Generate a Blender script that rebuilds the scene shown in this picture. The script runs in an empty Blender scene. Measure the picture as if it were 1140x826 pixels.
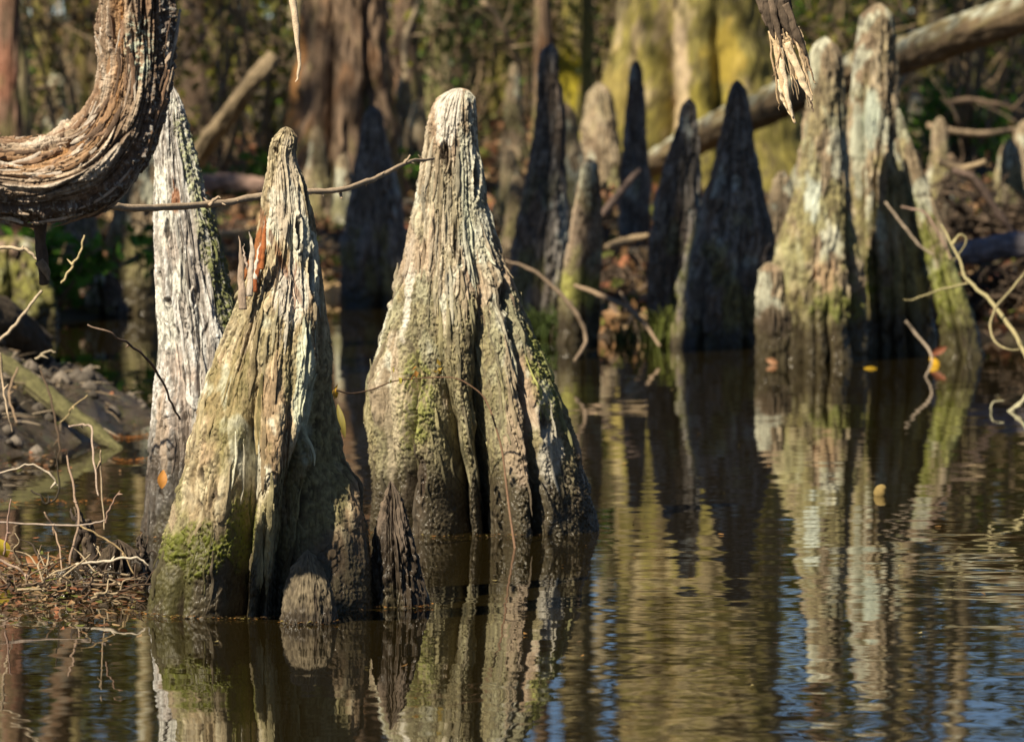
import bpy, math, random
import numpy as np
from mathutils import Vector
R = math.radians
C = bpy.context.scene.collection
random.seed(7)
# ------------------------------------------------------------------ camera
F, CX, CY, HZ, H = 6333.0, 570.0, 413.0, 83.0, 0.77
PITCH = math.atan((CY - HZ) / F)
ca, sa = math.cos(PITCH), math.sin(PITCH)
def at(px, py, D):
    """where a point of the place stands: seen at px,py of the 1140x826 photograph, D metres out"""
    u, v = (px - CX) / F, (CY - py) / F
    t = D / (ca + v * sa)
    return np.array([t * u, D, H + t * (-sa + v * ca)])
SUN_AZ, SUN_EL = R(40), R(45)          # sun behind the camera to the left
sun_vec = np.array([-math.sin(SUN_AZ) * math.cos(SUN_EL), -math.cos(SUN_AZ) * math.cos(SUN_EL), math.sin(SUN_EL)])

# ------------------------------------------------------------------ numpy noise
def _hash(i, j, k, seed):
    h = (i.astype(np.uint32) * np.uint32(374761393) + j.astype(np.uint32) * np.uint32(668265263)
         + k.astype(np.uint32) * np.uint32(2147483647 - 1274126177) + np.uint32(seed * 974711 % 4294967291))
    h = (h ^ (h >> np.uint32(13))) * np.uint32(1274126177)
    h = (h ^ (h >> np.uint32(16))) * np.uint32(2246822519)
    return h ^ (h >> np.uint32(15))
_G = np.random.RandomState(3).normal(size=(256, 3)).astype(np.float32)
_G /= np.linalg.norm(_G, axis=1)[:, None]
def pn(x, y, z, seed=0):
    x = np.asarray(x, np.float32); y = np.asarray(y, np.float32); z = np.asarray(z, np.float32)
    x, y, z = np.broadcast_arrays(x, y, z)
    xi, yi, zi = np.floor(x), np.floor(y), np.floor(z)
    fx, fy, fz = x - xi, y - yi, z - zi
    xi, yi, zi = xi.astype(np.int32), yi.astype(np.int32), zi.astype(np.int32)
    u, v, w = (t * t * t * (t * (t * 6 - 15) + 10) for t in (fx, fy, fz))
    out = 0
    with np.errstate(over='ignore'):
        for a in (0, 1):
            wa = u if a else 1 - u
            for b in (0, 1):
                wb = v if b else 1 - v
                for c in (0, 1):
                    wc = w if c else 1 - w
                    g = _G[_hash(xi + a, yi + b, zi + c, seed) & np.uint32(255)]
                    out = out + wa * wb * wc * (g[..., 0] * (fx - a) + g[..., 1] * (fy - b) + g[..., 2] * (fz - c))
    return out * 1.6
def fbm(x, y, z, seed=0, o=3, gain=.5):
    s, a, f = 0, 1.0, 1.0
    for i in range(o):
        s = s + a * pn(x * f, y * f, z * f, seed + i * 17); a *= gain; f *= 2.03
    return s
def ss(a, b, x):
    t = np.clip((x - a) / (b - a), 0, 1); return t * t * (3 - 2 * t)
def mix(a, b, t):
    return a + (np.asarray(b, np.float32) - a) * t[..., None]

# ------------------------------------------------------------------ object helpers
def tag(o, label=None, cat=None, group=None, kind=None):
    if label: o['label'] = label
    if cat: o['category'] = cat
    if group: o['group'] = group
    if kind: o['kind'] = kind
    return o
def make(name, V, Fq, mat, parent=None, smooth=True, col=None, wet=None, uv=None):
    """V (n,3); Fq (m,4) or (m,3) ints"""
    V = np.asarray(V, np.float32); Fq = np.asarray(Fq, np.int32)
    me = bpy.data.meshes.new(name)
    k = Fq.shape[1]
    me.vertices.add(len(V)); me.vertices.foreach_set('co', V.ravel())
    me.loops.add(Fq.size); me.loops.foreach_set('vertex_index', Fq.ravel())
    me.polygons.add(len(Fq))
    me.polygons.foreach_set('loop_start', np.arange(len(Fq), dtype=np.int32) * k)
    me.update(calc_edges=True)
    me.polygons.foreach_set('use_smooth', np.full(len(Fq), smooth))
    if col is not None:
        a = me.color_attributes.new('Col', 'FLOAT_COLOR', 'POINT')
        c = np.ones((len(V), 4), np.float32); c[:, :3] = np.clip(col, 0, 1)
        if wet is not None: c[:, 3] = wet
        a.data.foreach_set('color', c.ravel())
    me.materials.append(mat)
    o = bpy.data.objects.new(name, me); C.objects.link(o)
    if parent is not None: o.parent = parent
    return o
def empty(name, loc=(0, 0, 0)):
    o = bpy.data.objects.new(name, None); C.objects.link(o); o.location = loc
    o.empty_display_size = .1
    return o
def child(name, V, Fq, mat, parent, **k):
    """mesh given in world coordinates, hung under an Empty that only has a location"""
    return make(name, np.asarray(V) - np.array(parent.location[:]), Fq, mat, parent, **k)

class MB:
    def __init__(s): s.v, s.f, s.c, s.n = [], [], [], 0
    def add(s, V, Fq, col=None):
        V = np.asarray(V, np.float32).reshape(-1, 3)
        s.v.append(V); s.f.append(np.asarray(Fq, np.int32) + s.n); s.n += len(V)
        c = np.zeros((len(V), 3), np.float32) + (0.3 if col is None else np.asarray(col, np.float32))
        s.c.append(c)
    def build(s, name, mat, parent=None, smooth=True):
        V, Fq, c = np.concatenate(s.v), np.concatenate(s.f), np.concatenate(s.c)
        if parent is None: return make(name, V, Fq, mat, None, smooth, c)
        return child(name, V, Fq, mat, parent, smooth=smooth, col=c)
    def thing(s, name, mat, label, cat, group=None, smooth=True, kind=None):
        V = np.concatenate(s.v); b = V.mean(0); b[2] = V[:, 2].min()
        o = make(name, V - b, np.concatenate(s.f), mat, None, smooth, np.concatenate(s.c))
        o.location = b
        return tag(o, label, cat, group, kind)

def spline(P, n):
    P = np.asarray(P, float); m = len(P)
    if m < 3:
        t = np.linspace(0, 1, n)[:, None]; return P[0] * (1 - t) + P[-1] * t
    Q = np.vstack([2 * P[0] - P[1], P, 2 * P[-1] - P[-2]])
    t = np.linspace(0, m - 1 - 1e-6, n); i = t.astype(int); f = (t - i)[:, None]
    a, b, c, d = Q[i], Q[i + 1], Q[i + 2], Q[i + 3]
    return .5 * (2 * b + (c - a) * f + (2 * a - 5 * b + 4 * c - d) * f * f + (3 * b - a - 3 * c + d) * f ** 3)
def frames(P):
    T = np.gradient(P, axis=0); T /= np.linalg.norm(T, axis=1)[:, None] + 1e-12
    N = np.zeros_like(P)
    a = np.array([0, -1., 0]) if abs(T[0][1]) < .9 else np.array([0, 0, 1.])
    a = a - T[0] * a.dot(T[0]); N[0] = a / np.linalg.norm(a)
    for i in range(1, len(P)):
        a = N[i - 1] - T[i] * N[i - 1].dot(T[i]); N[i] = a / (np.linalg.norm(a) + 1e-12)
    return T, N, np.cross(T, N)
def grid_faces(nr, ns, base=0):
    i = np.arange(nr - 1)[:, None] * ns; j = np.arange(ns)[None]; k = (j + 1) % ns
    return np.stack([i + j, i + k, i + ns + k, i + ns + j], -1).reshape(-1, 4) + base
def tube(mb, pts, rad, ns=6, n=None, col=None, flat=1.0, jit=0, seed=0, straight=False, twist=0):
    n = n or max(4, len(pts) * 4)
    P = spline(pts, n) if not straight else np.asarray(pts, float)
    n = len(P)
    if jit:
        s = np.linspace(0, 1, n) * n / 5.
        P = P + jit * np.stack([pn(s, 0 * s + .5, 0 * s + k * 7.3 + seed, 5) for k in range(3)], -1)
    r = np.interp(np.linspace(0, 1, n), np.linspace(0, 1, len(rad)), rad)
    T, N, B = frames(P)
    th = np.arange(ns) * 2 * np.pi / ns
    tw = np.linspace(0, twist, n)[:, None]
    a, b = np.cos(th)[None], np.sin(th)[None] * flat
    c1 = (a * np.cos(tw) - b * np.sin(tw)) * r[:, None]; c2 = (a * np.sin(tw) + b * np.cos(tw)) * r[:, None]
    V = P[:, None] + N[:, None] * c2[..., None] + B[:, None] * c1[..., None]
    if jit or seed:
        V = V + N[:, None] * 0
        q = V * (0.35 / max(r.max(), 1e-4))
        V = P[:, None] + (V - P[:, None]) * (1 + .28 * pn(q[..., 0], q[..., 1], q[..., 2], seed + 3))[..., None]
    V = V.reshape(-1, 3)
    V = np.vstack([V, P[0], P[-1]]); m = len(V)
    Fq = grid_faces(n, ns)
    j = np.arange(ns); k = (j + 1) % ns
    c0 = np.stack([np.full(ns, m - 2), np.full(ns, m - 2), k, j], -1)
    c1 = np.stack([(n - 1) * ns + j, (n - 1) * ns + k, np.full(ns, m - 1), np.full(ns, m - 1)], -1)
    c0 = np.stack([np.full(ns, m - 2), k, j, j], -1)[:, [0, 1, 2, 2]]
    # the caps as slim quads whose last edge is tiny would be degenerate: pair neighbouring triangles instead
    if ns % 2 == 0:
        jj = np.arange(0, ns, 2)
        c0 = np.stack([np.full(len(jj), m - 2), (jj + 2) % ns, jj + 1, jj], -1)
        b0 = (n - 1) * ns
        c1 = np.stack([b0 + jj, b0 + jj + 1, b0 + (jj + 2) % ns, np.full(len(jj), m - 1)], -1)
    if col is not None and np.ndim(col) == 2 and len(col) == n:
        col = np.vstack([np.repeat(col, ns, 0), col[0], col[-1]])
    mb.add(V, np.vstack([Fq, c0, c1]), col)
def leaves(mb, P, size, rs, col, aspect=1.6, spread_col=.25, droop=None, up=0.0):
    """leaf shaped quads (a kite folded along its midrib) at points P, random directions"""
    n = len(P)
    d = rs.normal(size=(n, 3)); d /= np.linalg.norm(d, axis=1)[:, None]
    if droop is not None: d[:, 2] = d[:, 2] * .5 + droop; d /= np.linalg.norm(d, axis=1)[:, None]
    e = rs.normal(size=(n, 3)); e[:, 2] *= (1 - up); s = np.cross(d, e); s /= np.linalg.norm(s, axis=1)[:, None] + 1e-9
    nn = np.cross(d, s)
    L = (size * (.6 + .8 * rs.rand(n)))[:, None]; W = L / aspect * .5
    a = P; b = P + d * L * .5 + s * W + nn * L * .08; c = P + d * L; e2 = P + d * L * .5 - s * W + nn * L * .08
    V = np.stack([a, b, c, e2], 1).reshape(-1, 3)
    Fq = np.arange(4 * n).reshape(n, 4)
    cc = np.asarray(col, np.float32)
    if cc.ndim == 1: cc = np.tile(cc, (n, 1))
    cc = cc * (1 + spread_col * rs.normal(size=(n, 1)))
    mb.add(V, Fq, np.repeat(np.clip(cc, .004, 1), 4, 0))

def fine_leaves(mb, P, size, rs, col, aspect=2.2, tilt=.15):
    """curled pointed leaves of three quads each, lying nearly flat"""
    for p in range(len(P)):
        a = rs.uniform(0, 2 * np.pi); L = size * rs.uniform(.4, 1.4); W = L / aspect / 2 * rs.uniform(.6, 1.2)
        d = np.array([math.cos(a), math.sin(a), rs.normal() * tilt]); s_ = np.array([-math.sin(a), math.cos(a), rs.normal() * tilt])
        st = np.array([0, .3, .7, 1.]); wd = np.array([.08, 1, .75, .03]); cz = rs.uniform(-.1, .3)
        mid = P[p] + d * (st[:, None] - .5) * L + np.array([0, 0, 1.]) * (cz * L * (st - .5)[:, None] ** 2 * 2)
        V = np.stack([mid - s_ * (wd * W)[:, None], mid + s_ * (wd * W)[:, None]], 1).reshape(-1, 3)
        f = [(2 * k, 2 * k + 1, 2 * k + 3, 2 * k + 2) for k in range(3)]
        c = np.array(col[p] if np.ndim(col) == 2 else col) * rs.uniform(.6, 1.3)
        mb.add(V, f, c)

# ------------------------------------------------------------------ materials
def nt(name):
    m = bpy.data.materials.new(name); m.use_nodes = True; t = m.node_tree
    b = t.nodes['Principled BSDF']; return m, t, b
def N(t, typ, **k):
    n = t.nodes.new(typ)
    for a, v in k.items():
        if a.startswith('_'): setattr(n, a[1:], v)
        else: n.inputs[a.replace('9', ' ')].default_value = v
    return n
def m_attr(name, rough=.85, fine=300., bump=.0016, var=.4, wetrough=.18, spec=.3, stretch=.25, big=0):
    m, t, b = nt(name)
    at_ = N(t, 'ShaderNodeVertexColor', _layer_name='Col')
    tc = N(t, 'ShaderNodeTexCoord')
    mp = N(t, 'ShaderNodeMapping'); mp.inputs['Scale'].default_value = (1, 1, stretch)
    t.links.new(tc.outputs['Object'], mp.inputs['Vector'])
    nz = N(t, 'ShaderNodeTexNoise', Scale=fine, Detail=5., Roughness=.65)
    t.links.new(mp.outputs[0], nz.inputs['Vector'])
    nz2 = N(t, 'ShaderNodeTexNoise', Scale=fine * .3, Detail=4., Roughness=.6)
    t.links.new(tc.outputs['Object'], nz2.inputs['Vector'])
    ad = N(t, 'ShaderNodeMath', _operation='ADD'); t.links.new(nz.outputs[0], ad.inputs[0]); t.links.new(nz2.outputs[0], ad.inputs[1])
    mr = N(t, 'ShaderNodeMapRange'); mr.inputs[1].default_value = .7; mr.inputs[2].default_value = 1.3
    mr.inputs[3].default_value = 1 - var; mr.inputs[4].default_value = 1 + var
    t.links.new(ad.outputs[0], mr.inputs[0])
    vm = N(t, 'ShaderNodeVectorMath', _operation='SCALE'); t.links.new(at_.outputs['Color'], vm.inputs[0]); t.links.new(mr.outputs[0], vm.inputs['Scale'])
    t.links.new(vm.outputs[0], b.inputs['Base Color'])
    rr = N(t, 'ShaderNodeMapRange'); rr.inputs[3].default_value = rough; rr.inputs[4].default_value = wetrough
    t.links.new(at_.outputs['Alpha'], rr.inputs[0])
    inv = N(t, 'ShaderNodeMath', _operation='SUBTRACT'); inv.inputs[0].default_value = 1
    t.links.new(at_.outputs['Alpha'], inv.inputs[1]); t.links.new(inv.outputs[0], rr.inputs[0])
    t.links.new(rr.outputs[0], b.inputs['Roughness'])
    b.inputs['Specular IOR Level'].default_value = spec
    bp = N(t, 'ShaderNodeBump', Strength=1., Distance=bump); t.links.new(ad.outputs[0], bp.inputs['Height'])
    t.links.new(bp.outputs[0], b.inputs['Normal'])
    return m
def m_leaf(name, trans=.45, rough=.5):
    m, t, b = nt(name)
    a = N(t, 'ShaderNodeVertexColor', _layer_name='Col')
    t.links.new(a.outputs[0], b.inputs['Base Color']); b.inputs['Roughness'].default_value = rough
    b.inputs['Specular IOR Level'].default_value = .3
    tr = N(t, 'ShaderNodeBsdfTranslucent'); t.links.new(a.outputs[0], tr.inputs['Color'])
    mx = N(t, 'ShaderNodeMixShader', Fac=trans); t.links.new(b.outputs[0], mx.inputs[1]); t.links.new(tr.outputs[0], mx.inputs[2])
    t.links.new(mx.outputs[0], t.nodes['Material Output'].inputs[0])
    return m
M_BARK = m_attr('weathered_bark')
M_FAR = m_attr('far_bark', fine=60., bump=.004, var=.35)
M_TWIG = m_attr('twig_bark', fine=500., bump=.0006, var=.3, stretch=1)
M_LEAF = m_leaf('leaf')
M_DRY = m_leaf('dry_leaf', .2, .6)

def m_water():
    m, t, b = nt('tannic_water')
    g = N(t, 'ShaderNodeNewGeometry')
    def slope(scale, seedv, detail, sx=1., sy=1., rough=.5):
        mp = N(t, 'ShaderNodeMapping'); mp.inputs['Scale'].default_value = (scale * sx, scale * sy, 1); mp.inputs['Location'].default_value = seedv
        t.links.new(g.outputs['Position'], mp.inputs['Vector'])
        nz = N(t, 'ShaderNodeTexNoise', Scale=1., Detail=detail, Roughness=rough)
        t.links.new(mp.outputs[0], nz.inputs['Vector'])
        s = N(t, 'ShaderNodeVectorMath', _operation='SUBTRACT'); s.inputs[1].default_value = (.5, .5, .5)
        t.links.new(nz.outputs['Color'], s.inputs[0]); return s.outputs[0]
    def scale(v, f):
        s = N(t, 'ShaderNodeVectorMath', _operation='SCALE'); t.links.new(v, s.inputs[0])
        if isinstance(f, float): s.inputs['Scale'].default_value = f
        else: t.links.new(f, s.inputs['Scale'])
        return s.outputs[0]
    def add(a, b_):
        s = N(t, 'ShaderNodeVectorMath', _operation='ADD'); t.links.new(a, s.inputs[0]); t.links.new(b_, s.inputs[1]); return s.outputs[0]
    # wind-ruffled zone grows towards the near right; sheltered water behind the knees stays calm
    sp = N(t, 'ShaderNodeSeparateXYZ'); t.links.new(g.outputs['Position'], sp.inputs[0])
    ry = N(t, 'ShaderNodeMapRange'); ry.inputs[1].default_value = 11.; ry.inputs[2].default_value = 6.6; ry.inputs[3].default_value = .2; ry.inputs[4].default_value = 1.25
    t.links.new(sp.outputs[1], ry.inputs[0])
    rx = N(t, 'ShaderNodeMapRange'); rx.inputs[1].default_value = -.1; rx.inputs[2].default_value = .35; rx.inputs[3].default_value = .6; rx.inputs[4].default_value = 1.
    t.links.new(sp.outputs[0], rx.inputs[0])
    pm = N(t, 'ShaderNodeMapping'); pm.inputs['Scale'].default_value = (.9, 1.5, 1)
    t.links.new(g.outputs['Position'], pm.inputs['Vector'])
    pz = N(t, 'ShaderNodeTexNoise', Scale=1., Detail=2.); t.links.new(pm.outputs[0], pz.inputs['Vector'])
    pr = N(t, 'ShaderNodeMapRange'); pr.inputs[1].default_value = .4; pr.inputs[2].default_value = .62; pr.inputs[3].default_value = .45; pr.inputs[4].default_value = 1.2
    t.links.new(pz.outputs[0], pr.inputs[0])
    mu = N(t, 'ShaderNodeMath', _operation='MULTIPLY'); t.links.new(ry.outputs[0], mu.inputs[0]); t.links.new(rx.outputs[0], mu.inputs[1])
    mu2 = N(t, 'ShaderNodeMath', _operation='MULTIPLY'); t.links.new(mu.outputs[0], mu2.inputs[0]); t.links.new(pr.outputs[0], mu2.inputs[1])
    zone = mu2.outputs[0]
    a = scale(slope(7., (3, 1, 0), 1., .6, 1.), WAVE[0])
    bb = scale(scale(slope(13., (0, 5, 0), 2., .55, 1., .55), zone), WAVE[1])
    c = scale(slope(24., (9, 5, 0), 1., .45, 1.), WAVE[2])
    v = add(add(a, bb), c)
    ml = N(t, 'ShaderNodeVectorMath', _operation='MULTIPLY'); ml.inputs[1].default_value = (.6, 1, 0); t.links.new(v, ml.inputs[0])
    up = N(t, 'ShaderNodeVectorMath', _operation='ADD'); up.inputs[1].default_value = (0, 0, 1); t.links.new(ml.outputs[0], up.inputs[0])
    no = N(t, 'ShaderNodeVectorMath', _operation='NORMALIZE'); t.links.new(up.outputs[0], no.inputs[0])
    t.links.new(no.outputs[0], b.inputs['Normal'])
    b.inputs['Base Color'].default_value = (.014, .010, .003, 1)
    b.inputs['Roughness'].default_value = .015; b.inputs['IOR'].default_value = 1.36
    b.inputs['Specular IOR Level'].default_value = .5
    return m
WAVE = (.010, .05, .008)

def m_ground():
    m, t, b = nt('leaf_litter_ground')
    g = N(t, 'ShaderNodeNewGeometry')
    nz = N(t, 'ShaderNodeTexNoise', Scale=16., Detail=12., Roughness=.72); t.links.new(g.outputs['Position'], nz.inputs['Vector'])
    cr = N(t, 'ShaderNodeValToRGB'); e = cr.color_ramp.elements
    e[0].position = .32; e[0].color = (.018, .012, .007, 1); e[1].position = .75; e[1].color = (.2, .13, .07, 1)
    x = e.new(.5); x.color = (.085, .06, .036, 1); x = e.new(.6); x.color = (.06, .065, .02, 1)
    t.links.new(nz.outputs[0], cr.inputs[0]); t.links.new(cr.outputs[0], b.inputs['Base Color'])
    sp = N(t, 'ShaderNodeSeparateXYZ'); t.links.new(g.outputs['Position'], sp.inputs[0])
    wz = N(t, 'ShaderNodeMapRange'); wz.inputs[1].default_value = .02; wz.inputs[2].default_value = .14; wz.inputs[3].default_value = .28; wz.inputs[4].default_value = .9
    t.links.new(sp.outputs[2], wz.inputs[0]); t.links.new(wz.outputs[0], b.inputs['Roughness'])
    bp = N(t, 'ShaderNodeBump', Strength=1., Distance=.03); t.links.new(nz.outputs[0], bp.inputs['Height']); t.links.new(bp.outputs[0], b.inputs['Normal'])
    return m

# ------------------------------------------------------------------ ground and water
_su = (np.array([-600, 0, 150, 330, 400, 470, 545, 620, 860, 960, 1060, 1140, 1700]) - CX) / F
_sy = np.array([17, 17.6, 18.3, 19.2, 20.2, 19.6, 17.6, 16.75, 16.7, 17.2, 16.9, 16.3, 16.5])
def terrain(X, Y):
    X = np.asarray(X, float); Y = np.asarray(Y, float)
    u = X / np.maximum(Y, 3)
    shore = np.interp(u, _su, _sy) + .35 * pn(X * 1.3, Y * .6, 0 * X, 11)
    d = Y - shore
    h = -.45 + .47 * ss(-1.6, .15, d) + .025 * np.clip(d, 0, 60) + ss(0, 1.5, d) * .10 * (fbm(X * .9, Y * .9, 0 * X + 3, 21, 3) + .35)
    h = h + ss(.3, 2, d) * .03 * fbm(X * 5, Y * 5, 0 * X, 31, 2)
    # mud spit on the left and a low root hummock nearer
    e = ((X + 1.38) / .66) ** 2 + ((Y - 12.6) / 1.7) ** 2
    h = np.maximum(h, -.45 + .62 * np.exp(-.5 * e * .9) * (1 + .12 * pn(X * 7, Y * 3, 0 * X, 8)))
    sp_ = np.exp(-.5 * e * .9)
    h = h + sp_ * (.02 * fbm(X * 9, Y * 6, 0 * X, 61, 4, .6))
    e = ((X + 1.02) / .34) ** 2 + ((Y - 9.0) / .35) ** 2
    h = np.maximum(h, -.45 + .47 * np.exp(-.5 * e * .8))
    return h
xs = np.unique(np.concatenate([np.linspace(-2.3, -.6, 230), np.linspace(-160, -6, 40), np.linspace(-6, 6, 320), np.linspace(6, 160, 40)]))
ys = np.unique(np.concatenate([np.linspace(10, 15, 260), np.linspace(-60, 5, 20), np.linspace(5, 34, 480), np.linspace(34, 260, 120)]))
GX, GY = np.meshgrid(xs, ys)
GZ = terrain(GX, GY)
nx, ny = len(xs), len(ys)
i = np.arange(ny - 1)[:, None] * nx; j = np.arange(nx - 1)[None]
GF = np.stack([i + j, i + j + 1, i + nx + j + 1, i + nx + j], -1).reshape(-1, 4)
tag(make('ground', np.stack([GX, GY, GZ], -1).reshape(-1, 3), GF, m_ground()), kind='structure')
wv = [(-60, -30, 0), (60, -30, 0), (60, 24, 0), (-60, 24, 0)]
tag(make('water', wv, [(0, 1, 2, 3)], m_water(), smooth=False), 'dark tannin brown swamp water with small ripples', None, None, 'structure')

# ------------------------------------------------------------------ lofted wood: knees, stumps and trunks
BASE = dict(c0=(.30, .24, .19), c1=(.44, .39, .34), c2=(.30, .20, .15), lichen=.3, lz=(.2, 1.0), moss=.6, mz=(.0, .35), wet=.12,
            lcol=(.60, .59, .48), mcol=(.18, .165, .06), crust=.5)
def wood(name, D, prof, crev=(), depth=.85, res=(300, 260), seed=0, par=None, patches=(), amp=1., ku=13., parent=None, mat=None,
         lump=.05, kz=1., below=.15, cap=None, depth_rows=None, wk=1.55, pw=1.5, holes=()):
    """a fluted column lofted through rows (py, left px, right px) as measured at distance D; crevices follow traced lines"""
    pr = dict(BASE); pr.update(par or {})
    nth, nz = res
    rows = np.array(prof, float)
    Pz = np.array([at(CX, r[0], D)[2] for r in rows])
    Lx = np.array([at(r[1], r[0], D)[0] for r in rows]); Rx = np.array([at(r[2], r[0], D)[0] for r in rows])
    gx = (Lx[-1] + Rx[-1]) / 2
    zb = float(terrain(gx, D)); zb = min(zb, 0) - below if zb < .02 else zb - below
    z = np.linspace(zb, Pz[0], nz)
    o = np.argsort(Pz)
    def ip(v):
        # smooth interpolation (averaged linear)
        w = (Pz[0] - zb) * .009
        return sum(np.interp(z + k * w, Pz[o], v[o]) for k in (-1, -.5, 0, .5, 1)) / 5
    L, Rr = ip(Lx), ip(Rx)
    c = (L + Rr) / 2; hw = (Rr - L) / 2
    n_cap = cap or max(6, nz // 28)
    top = np.linspace(0, 1, n_cap)                       # round the tip
    k = np.ones(nz); k[-n_cap:] = np.sqrt(np.clip(1 - top ** 2, 0, 1))
    hw = hw * k
    phi = np.linspace(-np.pi, np.pi, nth, endpoint=False)
    th = (-np.pi / 2 + phi - .4 * np.sin(phi))[None]
    Z = np.repeat(z[:, None], nth, 1); TH = np.repeat(th, nz, 0)
    g = np.zeros_like(Z)
    for cv in crev:
        pts, w = cv[0], cv[1]                            # pts: (py, px, depth)
        q = np.array(pts, float)
        qz = np.array([at(CX, a[0], D)[2] for a in q]); qx = np.array([at(a[1], a[0], D)[0] for a in q])
        oo = np.argsort(qz)
        X_ = np.interp(z, qz[oo], qx[oo]); d_ = np.interp(z, qz[oo], q[oo, 2])
        d_ = d_ * ss(qz[oo][-1] + .03, qz[oo][-1] - .02, z)
        ct = np.clip((X_ - c) / np.maximum(hw, 1e-4), -.97, .97)
        t0 = -np.arccos(ct) + .05 * pn(z * 14, 0 * z + seed, 0 * z + w * 9, 4)
        dd = TH - t0[:, None]; dd = (dd + np.pi) % (2 * np.pi) - np.pi
        g += np.minimum(wk * d_, .82)[:, None] * np.exp(-(np.abs(dd) / (w * .95)) ** pw)
    rs = np.random.RandomState(seed + 5)
    for _ in range(5):                                   # flutes on the far side
        t0 = rs.uniform(.3, np.pi - .3); dd = TH - t0; g += .28 * ss(Pz[0], zb, Z) * np.exp(-np.abs((dd + np.pi) % (2 * np.pi) - np.pi) / .22)
    f = 1 - np.clip(g, 0, .82)
    cu, su = np.cos(TH), np.sin(TH)
    f = f * (1 + lump * fbm(cu * 1.4 + seed, su * 1.4, Z * 5, seed, 3) + (.024 if D < 12 else .024) * fbm(cu * 3.5 + seed, su * 3.5, Z * 22 * kz, seed + 60, 3))
    dep = depth if depth_rows is None else np.interp(z, depth_rows[0], depth_rows[1])[:, None]
    RX = hw[:, None] * f; RY = hw[:, None] * f * dep
    # bark relief, in metres
    m_ = (hw / (hw + .02))[:, None]
    wx = .6 * pn(cu * 4, su * 4, Z * 9, seed + 40)
    fib = pn(cu * ku + wx, su * ku, Z * 7 * kz, seed + 1)
    fib2 = pn(cu * ku * 2.3 + wx * 2, su * ku * 2.3, Z * 16 * kz, seed + 2)
    crack = np.exp(-(pn(cu * ku * .8 + wx * 2, su * ku * .8, Z * 9 * kz, seed + 3) / .07) ** 2)
    brk = ss(-.1, .35, pn(cu * 4, su * 4, Z * 7, seed + 4))
    crack = crack * brk
    pl = pn(cu * ku * .55 + wx * 3, su * ku * .55, Z * 13 * kz, seed + 6)
    plate = ss(.06, .085, pl) - .6 * ss(-.22, -.245, pl)
    sc = 1 / (D / 8.) if D < 12 else .6
    gx_ = c[:, None] + RX * cu; gy_ = RY * su
    fq = 210 if D < 12 else 50
    grain = fbm(gx_ * fq, gy_ * fq, Z * fq * .8, seed + 9, 3, .65) if amp > .5 else 0 * Z
    grit = np.abs(pn(gx_ * fq * .45, gy_ * fq * .45, Z * fq * .3, seed + 10))
    grit2 = ss(.12, .02, grit) * ss(-.1, .3, pn(gx_ * 20, gy_ * 20, Z * 12, seed + 11))
    # masks
    lo = fbm(gx_ * 9, gy_ * 9, Z * 5, seed + 12, 3)
    hi = fbm(gx_ * 30, gy_ * 30, Z * 16, seed + 13, 3)
    zt = (Z - max(zb, 0)) / (Pz[0] - max(zb, 0))
    mossm = ss(-.05, .35, lo + .35 * hi + pr['moss'] - .5 + .7 * ss(pr['mz'][1], pr['mz'][0], zt)) * ss(pr['mz'][1] * 1.9 + .1, pr['mz'][1] * .8, zt)
    lich = ss(.12, .3, fbm(gx_ * 14, gy_ * 14, Z * 7, seed + 14, 3) + .5 * hi * .6 + pr['lichen'] - .35) * ss(pr['lz'][0], pr['lz'][0] + .15, zt)
    dis = amp * (1 - .45 * mossm) * ((.0019 if D > 12 else .0013) * fib + (.0013 if D > 12 else .0010) * fib2 - .0050 * crack + .0046 * plate * (1 - .6 * mossm) * (1 - .5 * lich)) * m_
    dis = dis + amp * grain * (.0008 + .0026 * pr['crust'] * mossm) - amp * .0026 * grit2
    col = np.zeros(Z.shape + (3,), np.float32) + np.array(pr['c0'], np.float32)
    col = mix(col, pr['c1'], ss(-.35, .45, fib + .6 * lo + .4 * fib2))
    col = mix(col, pr['c2'], .75 * ss(.05, .45, fbm(gx_ * 11 + 3, gy_ * 11, Z * 5, seed + 15, 2) + .3 * fib))
    col = mix(col, np.array(pr['c1']) * 1.25, .6 * ss(.2, .8, plate) * ss(-.1, .4, hi))
    col = mix(col, pr['lcol'], .85 * lich)
    col = mix(col, pr['mcol'], .8 * mossm)
    spots = ss(.2, .5, fbm(gx_ * 120, gy_ * 120, Z * 60, seed + 18, 2) + .4 * lo)
    col = mix(col, np.array(pr['c0']) * .35, .6 * spots)
    col = mix(col, (.05, .035, .025), .85 * crack); col = mix(col, np.array(pr['c0']) * .45, .7 * grit2)
    col = col * (1 + .28 * np.clip(grain, -1, 1))[..., None]
    wetm = ss(pr['wet'] * 1.25, pr['wet'] * .55, Z + .035 * lo + .02 * fib) if pr['wet'] > 0 else 0 * Z
    col = mix(col, (.042, .032, .022), .86 * wetm)
    for (ppx, ppy, prx, pry, hd) in holes:                # knots and rotted pits
        w0 = at(ppx, ppy, D); m1 = D / F
        e = np.sqrt(((gx_ - w0[0]) / (prx * m1)) ** 2 + ((Z - w0[2]) / (pry * m1)) ** 2) + .35 * hi + .3 * lo
        fr = gy_ < hw[:, None] * .1
        dis = dis - hd * ss(1.1, .6, e) * fr + .35 * hd * np.exp(-((e - 1.25) / .18) ** 2) * fr
        col = mix(col, (.05, .035, .025), .8 * ss(1.1, .6, e) * fr)
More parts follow.
